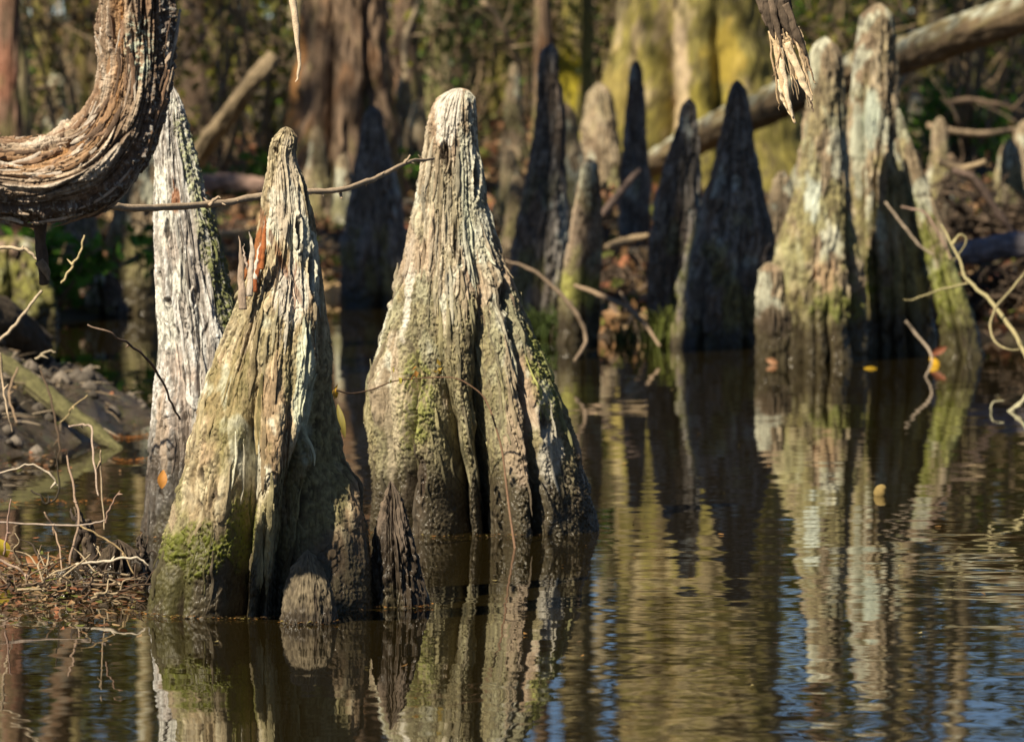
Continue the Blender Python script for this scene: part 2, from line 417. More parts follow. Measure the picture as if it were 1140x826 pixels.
    for (ppx, ppy, prx, pry, pc, st, sh) in patches:     # lichen, moss and torn patches at their places
        w0 = at(ppx, ppy, D); m1 = D / F
        X_ = gx_ - w0[0] - sh * (Z - w0[2])
        e = np.sqrt((X_ / (prx * m1)) ** 2 + ((Z - w0[2]) / (pry * m1)) ** 2)
        e = e + .45 * lo + .5 * hi + .25 * fib
        k_ = st * ss(1.15, .75, e) * (gy_ < hw[:, None] * .2)
        if pc[1] >= pc[0] and pc[0] < .3:                # moss cushions stand proud of the bark
            tuft_ = ss(-.25, .25, grain + .6 * hi); k_ = k_ * (.35 + .65 * tuft_); dis = dis + k_ * (.0028 + .003 * grain)
            col = mix(col, np.array(pc) * (1.5 if D < 12 else 1.2), k_ * tuft_)
        col = mix(col, pc, k_)
        wetm = wetm * (1 - .5 * k_)
    V = np.stack([c[:, None] + (RX + dis) * cu, D + (RY + dis) * su, Z + 0 * RX], -1).reshape(-1, 3)
    Vt = np.array([[c[-1], D, Pz[0] + .0005]])
    # last ring has radius ~0 already
    Fq = grid_faces(nz, nth)
    org = np.array([c[0], D, max(zb + below, 0)])
    global LAST; LAST = (V.reshape(nz, nth, 3), col, org)
    ob = make(name, V - org, Fq, mat or (M_BARK if D < 12 else M_FAR), None, True, col.reshape(-1, 3), .0 + (1 - wetm).reshape(-1))
    ob.location = org
    if parent is not None:
        ob.parent = parent; ob.location = org - np.array(parent.location[:])
    return ob

def loose_bark(parent, grid, nrib, zlo, zhi, seed, w=(.0012, .0052), lift=.007, ln=(15, 70)):
    G, col, org = grid; nz, nth = G.shape[:2]; rs = np.random.RandomState(seed); mb = MB()
    cen = G.mean(1)
    for q in range(nrib):
        j = int(np.clip(rs.normal(nth / 2, nth * .17), 5, nth - 5)); i0 = rs.randint(int(nz * zlo), int(nz * zhi) - ln[1]); L = rs.randint(*ln)
        idx = np.linspace(i0, i0 + L, 7).astype(int); lf = np.linspace(0, 1, 7) ** 2 * lift * rs.uniform(.2, 1)
        if rs.rand() < .35: lf = lf[::-1]
        Q = []
        for i_, l_ in zip(idx, lf):
            o = G[i_, j] - cen[i_]; o /= np.linalg.norm(o) + 1e-9; Q.append(G[i_, j] + o * (l_ + .0004))
        ww = rs.uniform(*w)
        cc = np.clip(col[idx[3], j] * rs.uniform(.7, 1.35), .02, .75)
        tube(mb, Q, [ww * .3, ww, ww * .9, ww * .2], 8, 18, col=cc, flat=.22, jit=.0012, seed=q + 1)
    V = np.concatenate(mb.v) - org
    return make('loose_bark', V, np.concatenate(mb.f), M_BARK, parent, True, np.concatenate(mb.c))
MINT = (.55, .57, .43); WHITE = (.66, .62, .54); GREEN = (.105, .115, .014); PINK = (.36, .27, .19); ORANGE = (.30, .11, .035); OLIVE = (.19, .17, .06)
# ---- the three near knees
profA = [(141, 313, 325), (145, 308, 330), (154, 304, 332), (163, 300, 329), (171, 298, 327), (180, 300, 328), (190, 299, 334), (210, 295, 340), (240, 292, 346), (280, 284, 352), (320, 272, 357), (360, 256, 363),
         (400, 240, 370), (440, 226, 378), (480, 213, 392), (530, 197, 408), (580, 182, 418), (640, 166, 426), (690, 154, 430), (720, 148, 434)]
crevA = [([(400, 287, .03), (450, 284, .15), (500, 280, .28), (560, 274, .36), (620, 262, .42), (700, 250, .45)], .13),
         ([(330, 356, .05), (400, 366, .15), (470, 366, .30), (540, 352, .42), (600, 345, .48), (700, 340, .5)], .30),
         ([(420, 392, .12), (480, 400, .38), (700, 400, .52)], .5),
         ([(600, 205, .1), (640, 200, .22), (700, 192, .28)], .06),
         ([(560, 300, .03), (600, 296, .12), (700, 290, .2)], .07),
         ([(200, 318, .06), (260, 325, .12), (330, 330, .07)], .10)]
kA = wood('cypress_knee', 8.17, profA, crevA, .95, (820, 760), 3, dict(c0=(.28, .215, .125), c1=(.47, .40, .26), c2=(.33, .22, .13), moss=.50, mz=(.0, .40), wet=.11, lichen=.18, mcol=(.20, .18, .08)), cap=14,
          patches=[(318, 215, 16, 60, (.52, .46, .37), .6, 0), (338, 425, 15, 75, MINT, .85, -.02), (325, 340, 16, 45, WHITE, .6, 0), (212, 606, 36, 24, GREEN, .85, 0), (190, 650, 30, 30, (.075, .07, .02), .6, 0), (276, 590, 14, 50, GREEN, .6, 0),
                   (182, 540, 8, 60, PINK, .6, -.3), (284, 295, 6, 34, ORANGE, .95, .22), (306, 270, 4, 60, (.2, .07, .03), .6, -.45), (262, 455, 30, 60, OLIVE, .5, 0),
                   (300, 600, 12, 50, (.42, .36, .2), .7, .1), (225, 400, 12, 60, (.52, .46, .38), .6, .3)], ku=11, holes=[(332, 262, 3, 16, .009), (346, 300, 3, 20, .008), (228, 525, 4, 9, .006), (336, 560, 6, 26, .008), (308, 168, 3, 5, .004), (352, 470, 3, 30, .006)])
loose_bark(kA, LAST, 90, .45, .97, 1)
tag(kA, 'large pale cypress knee with knobbed tip and orange torn wound, nearest on the left', 'cypress knee')
profB = [(98, 502, 524), (101, 495, 527), (108, 488, 528), (120, 482, 529), (135, 477, 530), (160, 474, 531), (190, 469, 536), (230, 461, 541), (270, 452, 552), (310, 441, 569), (350, 430, 586),
         (390, 418, 602), (430, 408, 619), (470, 405, 632), (510, 408, 644), (550, 410, 655), (590, 411, 662), (630, 408, 668)]
crevB = [([(200, 520, .03), (240, 524, .07), (310, 536, .13), (409, 541, .28), (500, 545, .50), (600, 548, .56)], .14),
         ([(340, 480, .02), (390, 489, .10), (440, 496, .28), (520, 504, .52), (600, 506, .56)], .12),
         ([(230, 545, .04), (300, 560, .12), (380, 577, .2), (483, 594, .28), (590, 610, .36)], .06),
         ([(300, 462, .04), (400, 461, .13), (480, 455, .18), (600, 452, .25)], .05),
         ([(400, 430, .05), (480, 428, .18), (600, 436, .3)], .07),
         ([(440, 560, .03), (600, 575, .10)], .05)]
kB = wood('cypress_knee', 9.62, profB, crevB, .85, (860, 760), 8, dict(c0=(.31, .245, .165), c1=(.50, .44, .33), c2=(.38, .26, .17), moss=.58, mz=(.12, .52), wet=.125, lichen=.34, crust=1., mcol=(.20, .18, .085)), cap=12,
          patches=[(503, 125, 14, 26, WHITE, .8, 0), (522, 250, 5, 60, MINT, .6, -.1), (466, 440, 20, 50, (.19, .20, .05), .6, 0), (604, 410, 14, 50, (.22, .24, .06), .6, -.3),
                   (576, 490, 16, 40, PINK, .7, 0), (614, 505, 14, 30, WHITE, .5, 0), (455, 330, 6, 60, WHITE, .7, .1), (440, 470, 8, 60, (.5, .42, .3), .5, .1), (458, 275, 12, 30, PINK, .6, 0)], ku=13, holes=[(496, 176, 4, 13, .009), (488, 236, 2.5, 4, .005), (530, 200, 3, 22, .008), (508, 262, 3, 26, .008), (560, 330, 5, 16, .008), (606, 470, 6, 18, .009), (438, 330, 3, 16, .006), (470, 520, 6, 20, .007)])
loose_bark(kB, LAST, 200, .42, .96, 2)
tag(kB, 'tall broad cypress knee with deep dark flutes and blunt whitish tip, in the middle', 'cypress knee')
profC = [(95, 187, 195), (104, 181, 200), (120, 177, 203), (150, 173, 210), (190, 172, 221), (240, 172, 234), (290, 173, 247), (330, 173, 256), (360, 176, 264), (400, 178, 272),
         (440, 174, 282), (500, 168, 300), (560, 164, 310), (600, 160, 318), (640, 156, 324)]
kC = wood('cypress_knee', 9.5, profC, [([(240, 214, .03), (330, 222, .1), (450, 226, .1)], .05), ([(180, 186, .03), (300, 190, .07), (500, 195, .12)], .06), ([(420, 200, .08), (600, 215, .3)], .1)],
          .8, (520, 640), 14, dict(c0=(.36, .32, .28), c1=(.62, .60, .56), c2=(.40, .31, .25), moss=.0, mz=(.0, .25), wet=.19, lichen=.4, lcol=(.68, .66, .58)),
          patches=[(198, 222, 5, 14, ORANGE, .8, 0), (243, 300, 9, 80, (.12, .13, .04), .8, -.17), (212, 180, 10, 50, (.28, .30, .16), .6, -.2), (183, 470, 8, 50, PINK, .6, 0)], ku=10, holes=[(190, 335, 4, 4, .006), (218, 330, 3, 8, .007), (196, 362, 3, 3, .004), (188, 258, 2, 12, .005), (205, 300, 2, 24, .006), (180, 305, 3, 4, .004)])
loose_bark(kC, LAST, 70, .3, .95, 3, (.001, .003), .004)
tag(kC, 'slim white lichened cypress knee with pointed tip behind the orange torn knee', 'cypress knee')
# little ones in front
k = wood('small_cypress_knee', 7.98, [(612, 333, 352), (617, 328, 357), (630, 321, 363), (655, 316, 369), (675, 314, 373), (700, 311, 377)], [],
         .9, (220, 160), 21, dict(c0=(.15, .115, .08), c1=(.22, .18, .13), c2=(.13, .09, .06), moss=1., mz=(0, 1.), crust=1., mcol=(.15, .12, .075), wet=.02, lichen=-.2), amp=.9, ku=3, lump=.16, cap=16)
tag(k, 'small rounded brown knee leaning on the foot of the nearest large knee', 'cypress knee')
k = wood('small_cypress_knee', 8.22, [(535, 432, 437), (550, 430, 443), (575, 424, 450), (600, 420, 458), (640, 418, 466), (670, 415, 473), (700, 412, 477)], [([(560, 437, .2), (700, 440, .3)], .12), ([(580, 452, .2), (700, 462, .3)], .1)],
         .8, (240, 200), 23, dict(c0=(.10, .075, .055), c1=(.16, .12, .09), c2=(.2, .15, .1), moss=0., wet=.12, lichen=.15), amp=2.4, ku=6, lump=.3)
tag(k, 'small ragged black knee standing in water in front of the middle knee', 'cypress knee')
# ------------------------------------------------------------------ far knees
SHADED = dict(c0=(.14, .12, .10), c1=(.27, .245, .22), c2=(.17, .12, .085), moss=.2, mz=(0, .35), lichen=.0, wet=.06, lcol=(.4, .42, .38))  # bark darkened so part of the shade on these knees is in the colour
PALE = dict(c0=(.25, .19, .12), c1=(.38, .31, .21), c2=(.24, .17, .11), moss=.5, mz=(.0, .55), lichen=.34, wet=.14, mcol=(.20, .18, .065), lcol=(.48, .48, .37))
def fk(D, prof, label, par, seed, crev=(), patches=(), res=(200, 200), **k):
    o = wood('cypress_knee', D, prof, crev, k.pop('depth', .85), res, seed, par, patches, wk=1.2, pw=1.3, amp=1.7, ku=8, lump=k.pop('lump', .10), **k)
    return tag(o, label, 'cypress knee')
fk(15.3, [(41, 912, 924), (50, 905, 931), (70, 903, 937), (110, 900, 940), (160, 893, 942), (200, 886, 944), (235, 876, 948), (260, 866, 952), (285, 862, 957), (310, 862, 960), (345, 860, 962), (375, 862, 964), (412, 858, 966)],
   'grey sunlit knee with blunt squared tip and bulging mossy foot, right of the dark ones', PALE, 31,
   [([(60, 933, .15), (160, 938, .4), (300, 952, .5), (400, 958, .5)], .16), ([(250, 880, .1), (400, 885, .3)], .12), ([(80, 915, .08), (300, 905, .1)], .05), ([(300, 920, .1), (410, 922, .3)], .1)],
   [(903, 215, 9, 40, (.52, .56, .48), .8, 0), (925, 340, 30, 16, (.13, .14, .03), .6, 0), (918, 305, 12, 18, (.5, .33, .2), .6, 0), (880, 290, 18, 28, (.4, .38, .2), .5, 0)], res=(300, 300))
fk(15.25, [(292, 850, 862), (300, 845, 872), (330, 842, 878), (370, 842, 880), (400, 842, 880)], 'low mossy knee stub against the foot of the grey squared one', PALE, 32)
fk(15.62, [(4, 972, 986), (12, 962, 993), (30, 957, 995), (60, 952, 996), (100, 948, 999), (150, 944, 1003), (200, 945, 1012), (250, 950, 1022), (300, 952, 1030), (360, 955, 1040), (408, 955, 1045)],
   'tallest pale knee on the right reaching the top of the picture', PALE, 33,
   [([(60, 960, .1), (180, 955, .4), (400, 960, .5)], .12), ([(120, 985, .12), (180, 975, .2), (250, 970, .3), (400, 975, .35)], .06), ([(150, 995, .15), (300, 1010, .3), (400, 1015, .4)], .1), ([(30, 990, .12), (120, 992, .2)], .1)],
   [(968, 130, 8, 34, (.50, .56, .46), .7, 0), (1000, 240, 14, 60, (.40, .33, .18), .5, 0), (965, 310, 9, 30, GREEN, .8, 0), (955, 170, 6, 60, (.45, .47, .36), .6, 0)], res=(300, 320))
fk(15.55, [(120, 996, 1002), (150, 1000, 1012), (200, 1010, 1030), (250, 1022, 1048), (300, 1034, 1066), (350, 1044, 1084), (380, 1048, 1092), (408, 1045, 1100)],
   'slanting green mossed buttress knee on the right side of the tallest one', dict(PALE, moss=.75, mcol=(.24, .25, .06)), 34,
   [([(200, 1020, .15), (300, 1048, .35), (400, 1070, .4)], .12)], [(1040, 300, 16, 60, GREEN, .6, -.3)])
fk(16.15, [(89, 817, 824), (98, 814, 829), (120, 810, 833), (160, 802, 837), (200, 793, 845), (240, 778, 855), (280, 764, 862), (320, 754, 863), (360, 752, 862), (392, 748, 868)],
   'broad dark blue-grey knee with a sharp tip, largest of the shaded ones', SHADED, 35, [([(200, 830, .05), (380, 835, .3)], .15), ([(250, 785, .1), (380, 775, .3)], .1)], [(757, 315, 8, 22, GREEN, .7, 0)], res=(280, 280), lump=.13)
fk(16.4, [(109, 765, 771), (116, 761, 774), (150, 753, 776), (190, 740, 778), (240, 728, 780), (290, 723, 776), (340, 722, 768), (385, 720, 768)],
   'dark narrow knee standing close on the left of the broad blue-grey one', SHADED, 36, [([(150, 768, .1), (380, 745, .25)], .1)])
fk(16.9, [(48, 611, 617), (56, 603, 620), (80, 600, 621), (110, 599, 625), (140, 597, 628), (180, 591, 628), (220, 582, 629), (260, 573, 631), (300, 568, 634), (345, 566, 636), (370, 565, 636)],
   'tall dark knee with a pale sunlit finger tip behind the middle knee', SHADED, 37, [([(150, 615, .1), (360, 600, .25)], .15)])
fk(16.3, [(176, 652, 660), (185, 647, 665), (220, 642, 667), (260, 636, 668), (300, 628, 668), (340, 623, 668), (390, 620, 666)],
   'short brown knee with mossy waist between two dark ones', dict(PALE, moss=.35, lichen=.1, c0=(.26, .19, .13), c1=(.36, .28, .2)), 38, [([(220, 655, .1), (380, 650, .3)], .15)], [(640, 320, 30, 20, (.3, .3, .06), .6, 0)])
fk(20.5, [(67, 705, 711), (80, 701, 714), (120, 698, 718), (160, 694, 719), (205, 690, 722)], 'thin dark shaded knee in front of the broad mossy trunk', SHADED, 39)
fk(18.9, [(117, 412, 420), (126, 407, 424), (160, 400, 430), (200, 392, 440), (250, 385, 452), (300, 381, 462), (350, 378, 468)], 'dark shaded knee between the two big pale knees', SHADED, 40, [([(200, 420, .1), (350, 425, .3)], .15)])
fk(18.4, [(165, 152, 166), (175, 146, 172), (210, 134, 176), (260, 124, 178), (310, 117, 180), (352, 113, 182)], 'brown mossy knee at the far water edge behind the white lichened one', dict(PALE, moss=.6, lichen=.05), 41)
fk(18.3, [(215, 78, 92), (230, 66, 104), (270, 60, 110), (310, 56, 114), (350, 52, 118)], 'grey-brown stump-like knee at the far left water edge', dict(PALE, moss=.3, lichen=.05, c0=(.2, .16, .12), c1=(.3, .25, .2)), 42, lump=.25)
fk(17.4, [(190, 868, 875), (200, 862, 879), (230, 856, 884), (270, 850, 888), (330, 846, 890)], 'small grey knee half hidden behind the squared grey one', dict(PALE, lichen=.2, moss=.3), 43)
for D_, p_, lab, sd, par_ in [(17.3, [(262, 0, 26), (274, -14, 40), (300, -30, 52), (335, -44, 62), (378, -60, 70)], 'dark mossy stump mound at the left picture edge under the bent branch', 44, dict(BASE, c0=(.12, .09, .06), c1=(.2, .16, .1), moss=.8, mz=(0, 1.), mcol=(.17, .17, .03), wet=.08)),
                               (18.1, [(302, 102, 118), (308, 95, 126), (325, 89, 132), (352, 86, 136)], 'round dark root burl at the far left water edge', 45, dict(BASE, c0=(.11, .08, .06), c1=(.19, .14, .1), moss=.1, wet=.03))]:
    tag(wood('stump', D_, p_, [([(p_[1][0], (p_[1][1] + p_[1][2]) / 2, .2), (p_[-1][0], (p_[1][1] + p_[1][2]) / 2 + 5, .4)], .15)], .9, (160, 120), sd, par_, amp=3., ku=5, lump=.3), lab, 'stump')
small = [(28., [(74, 60, 66), (90, 55, 72), (120, 50, 76), (160, 46, 80)], 'pale knee in the wood behind the bent trunk'),
         (27., [(83, 446, 453), (95, 443, 457), (115, 440, 458), (140, 434, 462), (165, 430, 466)], 'pale greenish knee in the wood left of the middle knee tip'),
         (26., [(110, 462, 470), (125, 458, 474), (150, 452, 478), (180, 448, 484)], 'squat brown knee in the wood just left of the middle knee'),
         (27., [(70, 569, 575), (85, 567, 578), (115, 562, 578), (150, 560, 584), (180, 556, 590)], 'crooked pale green knee in the wood right of the middle knee tip'),
         (22., [(115, 624, 634), (130, 622, 640), (160, 620, 645), (200, 620, 652), (240, 616, 658)], 'green lichened knee with rusty tip behind the short brown one'),
         (29., [(104, 1016, 1022), (118, 1013, 1026), (145, 1010, 1030), (170, 1006, 1034)], 'pale knee in the wood on the right of the tallest one'),
         (30., [(122, 1056, 1062), (135, 1053, 1066), (160, 1050, 1070), (180, 1048, 1072)], 'small yellowish knee among green plants at right'),
         (23., [(140, 350, 355), (150, 347, 359), (180, 343, 364), (205, 338, 370)], 'stubby yellow-brown knee behind the torn knee tip'),
         (24., [(100, 690, 676 + 22), (115, 660, 682), (150, 650, 690), (215, 640, 700)], 'knobbly mossy stump at the foot of the broad trunk')]
rk = np.random.RandomState(31)
for q in range(26):
    D_ = rk.uniform(19.5, 27); px_ = rk.choice([rk.uniform(425, 475), rk.uniform(545, 680), rk.uniform(1000, 1140), rk.uniform(30, 420), rk.uniform(840, 900)])
    hh = rk.uniform(.12, .42); gz = float(terrain((px_ - CX) / F * D_, D_))
    if gz < .02: continue
    yb = HZ + (H - gz) * F / D_; yt = yb - hh * F / D_; w_ = hh * F / D_ * rk.uniform(.16, .24); l_ = rk.normal() * w_ * .4
    small.insert(-1, (D_, [(yt, px_ + l_ - 2.5, px_ + l_ + 2.5), (yt + (yb - yt) * .12, px_ + l_ - w_ * .35, px_ + l_ + w_ * .33), (yt + (yb - yt) * .5, px_ + l_ * .6 - w_ * .6, px_ + l_ * .6 + w_ * .55), (yb, px_ - w_, px_ + w_)],
                 'small pale green knee standing in the leaf litter of the far bank' if q % 2 else 'small brown knee standing in the leaf litter of the far bank'))
small[-1] = (24., [(92, 662, 672), (105, 655, 680), (150, 648, 690), (215, 640, 700)], small[-1][2])
for q, (D, p, lab) in enumerate(small):
    fk(D, p, lab, dict(PALE, lichen=.45 if 'pale' in lab or 'green' in lab else .1, moss=.6), 50 + q, res=(90, 90), lump=.2)
    if 'leaf litter' in lab: C.objects[-1]['group'] = lab.split(' knee')[0].replace('small ', 'small ') + ' knees on the far bank'

# ------------------------------------------------------------------ trees of the wood
YEL = dict(c0=(.22, .17, .09), c1=(.42, .34, .18), c2=(.24, .17, .06), moss=.5, mz=(.0, .14), lichen=.1, wet=0, mcol=(.19, .165, .025))
GRY = dict(c0=(.26, .21, .13), c1=(.40, .33, .21), c2=(.24, .20, .09), moss=.45, mz=(0, .1), lichen=.1, wet=0, mcol=(.2, .2, .06))
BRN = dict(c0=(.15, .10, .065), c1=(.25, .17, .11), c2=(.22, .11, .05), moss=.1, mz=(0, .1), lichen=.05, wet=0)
def crown(parent, cx, cy, z0, z1, rad, seed, nl=900, size=.10, col=(.07, .10, .02), nb=14, trunk_top=None, dense=1.):
    rs = np.random.RandomState(seed)
    mb = MB(); br = MB()
    P = []
    for b in range(nb):
        a = rs.uniform(0, 2 * np.pi); zz = rs.uniform(z0, z1); L = rad * rs.uniform(.5, 1.1)
        s = np.array([cx, cy, zz - .2 * L]); e = s + np.array([math.cos(a) * L, math.sin(a) * L, rs.uniform(.1, .6) * L])
        m = (s + e) / 2 + np.array([0, 0, .1 * L]) + rs.normal(size=3) * .06 * L
        tube(br, [s, m, e], [.03 + .008 * L, .02, .006], 5, 8, col=(.2, .15, .1))
        for q in range(4):
            t = rs.uniform(.3, 1); s2 = s + (e - s) * t; e2 = s2 + rs.normal(size=3) * .32 * L * np.array([1, 1, .7])
            tube(br, [s2, (s2 + e2) / 2 + rs.normal(size=3) * .04, e2], [.012, .008, .003], 4, 6, col=(.2, .15, .1))
            k = max(2, int(nl * dense / nb / 4)); tt = rs.rand(k, 1)
            P.append(s2 + (e2 - s2) * tt + rs.normal(size=(k, 3)) * .14 * rad * .5)
    P = np.concatenate(P)
    cl = np.tile(np.array(col, np.float32), (len(P), 1)) * (1 + .3 * np.sin(P[:, :1] * 3 + P[:, 1:2] * 2))
    leaves(mb, P, size, rs, cl, 2., .3)
    br.build('branch', M_FAR, parent)
    return mb.build('crown', M_LEAF, parent, smooth=False)
def tree(D, prof, label, par, seed, crev=(), patches=(), res=(110, 200), top=9., cr=(5.5, 9.5, 2.2), group=None, leaf=(.07, .10, .02), nl=900, **k):
    """prof rows in px; the last rows up are extrapolated to the tree's top"""
    p = sorted(prof)
    pyt = HZ - (top - H) * F / D
    w = (p[0][2] - p[0][1]) * .5; mx = (p[0][1] + p[0][2]) / 2
    dx = k.pop('lean', 0)
    p = [(pyt, mx + dx - w * .45, mx + dx + w * .45), (pyt * .5, mx + dx * .5 - w * .8, mx + dx * .5 + w * .8)] + p
    x0, y0 = at(mx, 0, D)[0], D
    root = empty('swamp_tree', (x0, y0, float(terrain(x0, y0))))
    tag(root, label, 'tree', group)
    wood('trunk', D, p, crev, .9, res, seed, par, patches, amp=k.pop('amp', 2.), ku=k.pop('ku', 6), kz=.35, parent=root, lump=k.pop('lump', .08))
    xt = at(mx + dx, 0, D)[0]
    crown(root, xt, y0, cr[0], cr[1], cr[2], seed, nl, col=leaf)
    return root
tree(24.5, [(0, 688, 872), (40, 683, 876), (80, 674, 882), (120, 660, 892), (160, 645, 905), (200, 620, 925), (250, 590, 950)],
     'broad sunlit buttressed cypress trunk with yellow moss behind the dark knees', YEL, 71,
     [([(-600, 735, .05), (0, 737, .12), (120, 735, .25), (250, 715, .3)], .12), ([(0, 795, .06), (120, 805, .2), (250, 830, .3)], .14), ([(60, 700, .1), (250, 660, .3)], .1)],
     [(800, 60, 26, 40, (.34, .25, .04), .8, 0), (775, 120, 30, 30, (.24, .20, .03), .7, 0), (680, 100, 20, 40, (.26, .20, .06), .7, 0), (755, 90, 9, 60, (.5, .38, .26), .7, 0)], res=(260, 380), top=11, lump=.05)
tree(36, [(0, 516, 568), (60, 514, 572), (110, 508, 578), (150, 495, 592)], 'pale green-tan trunk rising behind the tip of the middle knee', YEL, 72, [([(0, 550, .1), (150, 560, .2)], .1)])
tree(24, [(0, 336, 428), (60, 332, 432), (120, 325, 438), (170, 312, 446), (215, 295, 460)], 'thick dark reddish-brown trunk behind the torn knee', BRN, 73,
     [([(0, 370, .1), (200, 365, .3)], .1), ([(0, 410, .1), (200, 415, .3)], .12)], [(325, 60, 12, 90, (.36, .17, .05), .7, 0)], res=(200, 260), amp=4)
tree(32, [(0, 626, 652), (40, 622, 654), (70, 617, 655), (110, 612, 658), (150, 604, 668)], 'trunk with bright yellow moss collar left of the broad trunk', YEL, 74, (), [(635, 85, 24, 32, (.36, .29, .02), .95, 0)])
tree(30, [(0, 596, 612), (100, 594, 614), (160, 590, 620)], 'thin dark trunk beside the tall finger-tipped knee', BRN, 75)
tree(22, [(60, -2, 20), (120, -4, 22), (180, -8, 26), (260, -14, 34)], 'reddish-brown trunk at the left picture edge', dict(BRN, c1=(.3, .17, .12), c2=(.3, .13, .08)), 76)
tree(30, [(0, 440, 462), (80, 438, 466), (160, 430, 474)], 'dark brown trunk left of the middle knee tip', BRN, 77, lean=-20)
tree(33, [(0, 474, 500), (80, 472, 502), (150, 466, 508)], 'brown furrowed trunk just behind the middle knee tip', GRY, 78, lean=30)
tree(30, [(40, 1078, 1092), (100, 1080, 1094), (150, 1076, 1098), (180, 1070, 1104)], 'thin tan trunk at the far right behind the fallen log', dict(GRY, c1=(.44, .32, .2)), 80, lean=-60)
tree(34, [(40, 1034, 1044), (100, 1033, 1045), (160, 1030, 1049)], 'slim grey trunk right of the tallest knee', GRY, 81)
tree(26, [(0, 84, 94), (60, 86, 96), (120, 92, 103), (170, 96, 112)], 'slender yellow-barked trunk left of the bent dead branch', YEL, 82, lean=-50)
tree(24, [(0, 12, 22), (90, 18, 32), (140, 14, 34), (190, 10, 38)], 'forked tan trunk at the top left corner', GRY, 83, lean=-30)
tree(29, [(0, 206, 232), (100, 204, 236), (170, 196, 246)], 'mottled brown trunk between the bent branch and the torn knee', BRN, 84)
rs0 = np.random.RandomState(12)
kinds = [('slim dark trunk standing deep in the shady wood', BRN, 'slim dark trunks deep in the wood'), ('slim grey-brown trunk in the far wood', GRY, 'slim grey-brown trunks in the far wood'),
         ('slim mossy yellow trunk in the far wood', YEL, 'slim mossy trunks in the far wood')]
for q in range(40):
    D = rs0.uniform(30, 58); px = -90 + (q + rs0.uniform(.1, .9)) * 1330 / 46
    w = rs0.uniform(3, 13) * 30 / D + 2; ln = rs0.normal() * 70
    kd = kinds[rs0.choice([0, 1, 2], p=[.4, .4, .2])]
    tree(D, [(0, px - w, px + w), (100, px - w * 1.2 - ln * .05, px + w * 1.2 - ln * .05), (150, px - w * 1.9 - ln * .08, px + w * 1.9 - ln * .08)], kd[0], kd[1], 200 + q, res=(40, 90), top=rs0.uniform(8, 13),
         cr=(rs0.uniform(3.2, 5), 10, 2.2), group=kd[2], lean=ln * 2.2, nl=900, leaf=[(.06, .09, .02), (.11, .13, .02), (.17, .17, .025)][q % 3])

# trees standing beside and in front of the view, in the water: their stems throw the long shadows over the far knees
def beside(px, D, t, r, label, seed, dx=0.):
    T = at(px, 250, D) + np.array([dx, 0, 0])
    X, Y = T[0] - math.sin(SUN_AZ) * t, T[1] - math.cos(SUN_AZ) * t
    root = empty('swamp_tree', (X, Y, 0)); tag(root, label, 'tree')
    n = 60; z = np.linspace(-.3, 8.5, n); mb = MB()
    P = np.stack([X + .03 * np.sin(z * .8 + seed), Y + .03 * np.cos(z + seed), z], -1)
    tube(mb, P, [r * 1.5, r * 1.15, r, r, r * .9, r * .8, r * .5], 20, straight=True, col=(.22, .17, .12), seed=seed)
    mb.build('trunk', M_FAR, root)
    crown(root, X, Y, 5.5, 8.5, 1.6, seed, 700, col=(.08, .11, .02))
beside(808, 16.15, 3.6, .12, 'young cypress in the water left of the view, nearest its edge', 301, .015)
beside(748, 16.4, 4.6, .10, 'slim young cypress left of the view', 302)
beside(600, 16.9, 4.4, .11, 'slender young cypress left of the view, farther out', 303)
beside(420, 18.9, 5.0, .13, 'stout cypress left of the view by the far bank', 304)
beside(706, 20.5, 6.0, .12, 'leaning young cypress left of the view by the far bank', 305)

for q, (tx, ty, zt) in enumerate([(-2.2, 21, 7), (-.5, 21.5, 7.5), (-1.4, 24.5, 6.8), (-2.4, 26, 7.5), (-.6, 27, 7), (-1.6, 30, 7.2)]):  # unseen crowns added to throw shade over the left background
    d_ = zt / math.tan(SUN_EL); X_, Y_ = tx - math.sin(SUN_AZ) * d_, ty - math.cos(SUN_AZ) * d_
    g_ = max(float(terrain(X_, Y_)), -.3)
    root = empty('swamp_tree', (X_, Y_, g_)); tag(root, 'unseen leafy cypress added left of the view to shade the background', 'tree', 'added shade cypresses left of the view')
    mb = MB(); z_ = np.linspace(g_ - .1, zt + 1, 50)
    tube(mb, np.stack([X_ + .1 * np.sin(z_ * .5 + q), Y_ + 0 * z_, z_], -1), [.24, .17, .14, .12, .05], 16, straight=True, col=(.2, .15, .1), seed=q + 1)
    mb.build('trunk', M_FAR, root); crown(root, X_, Y_, zt - 1.3, zt + 1., 1.6, 700 + q, 1300, .13, (.08, .11, .02), 16)

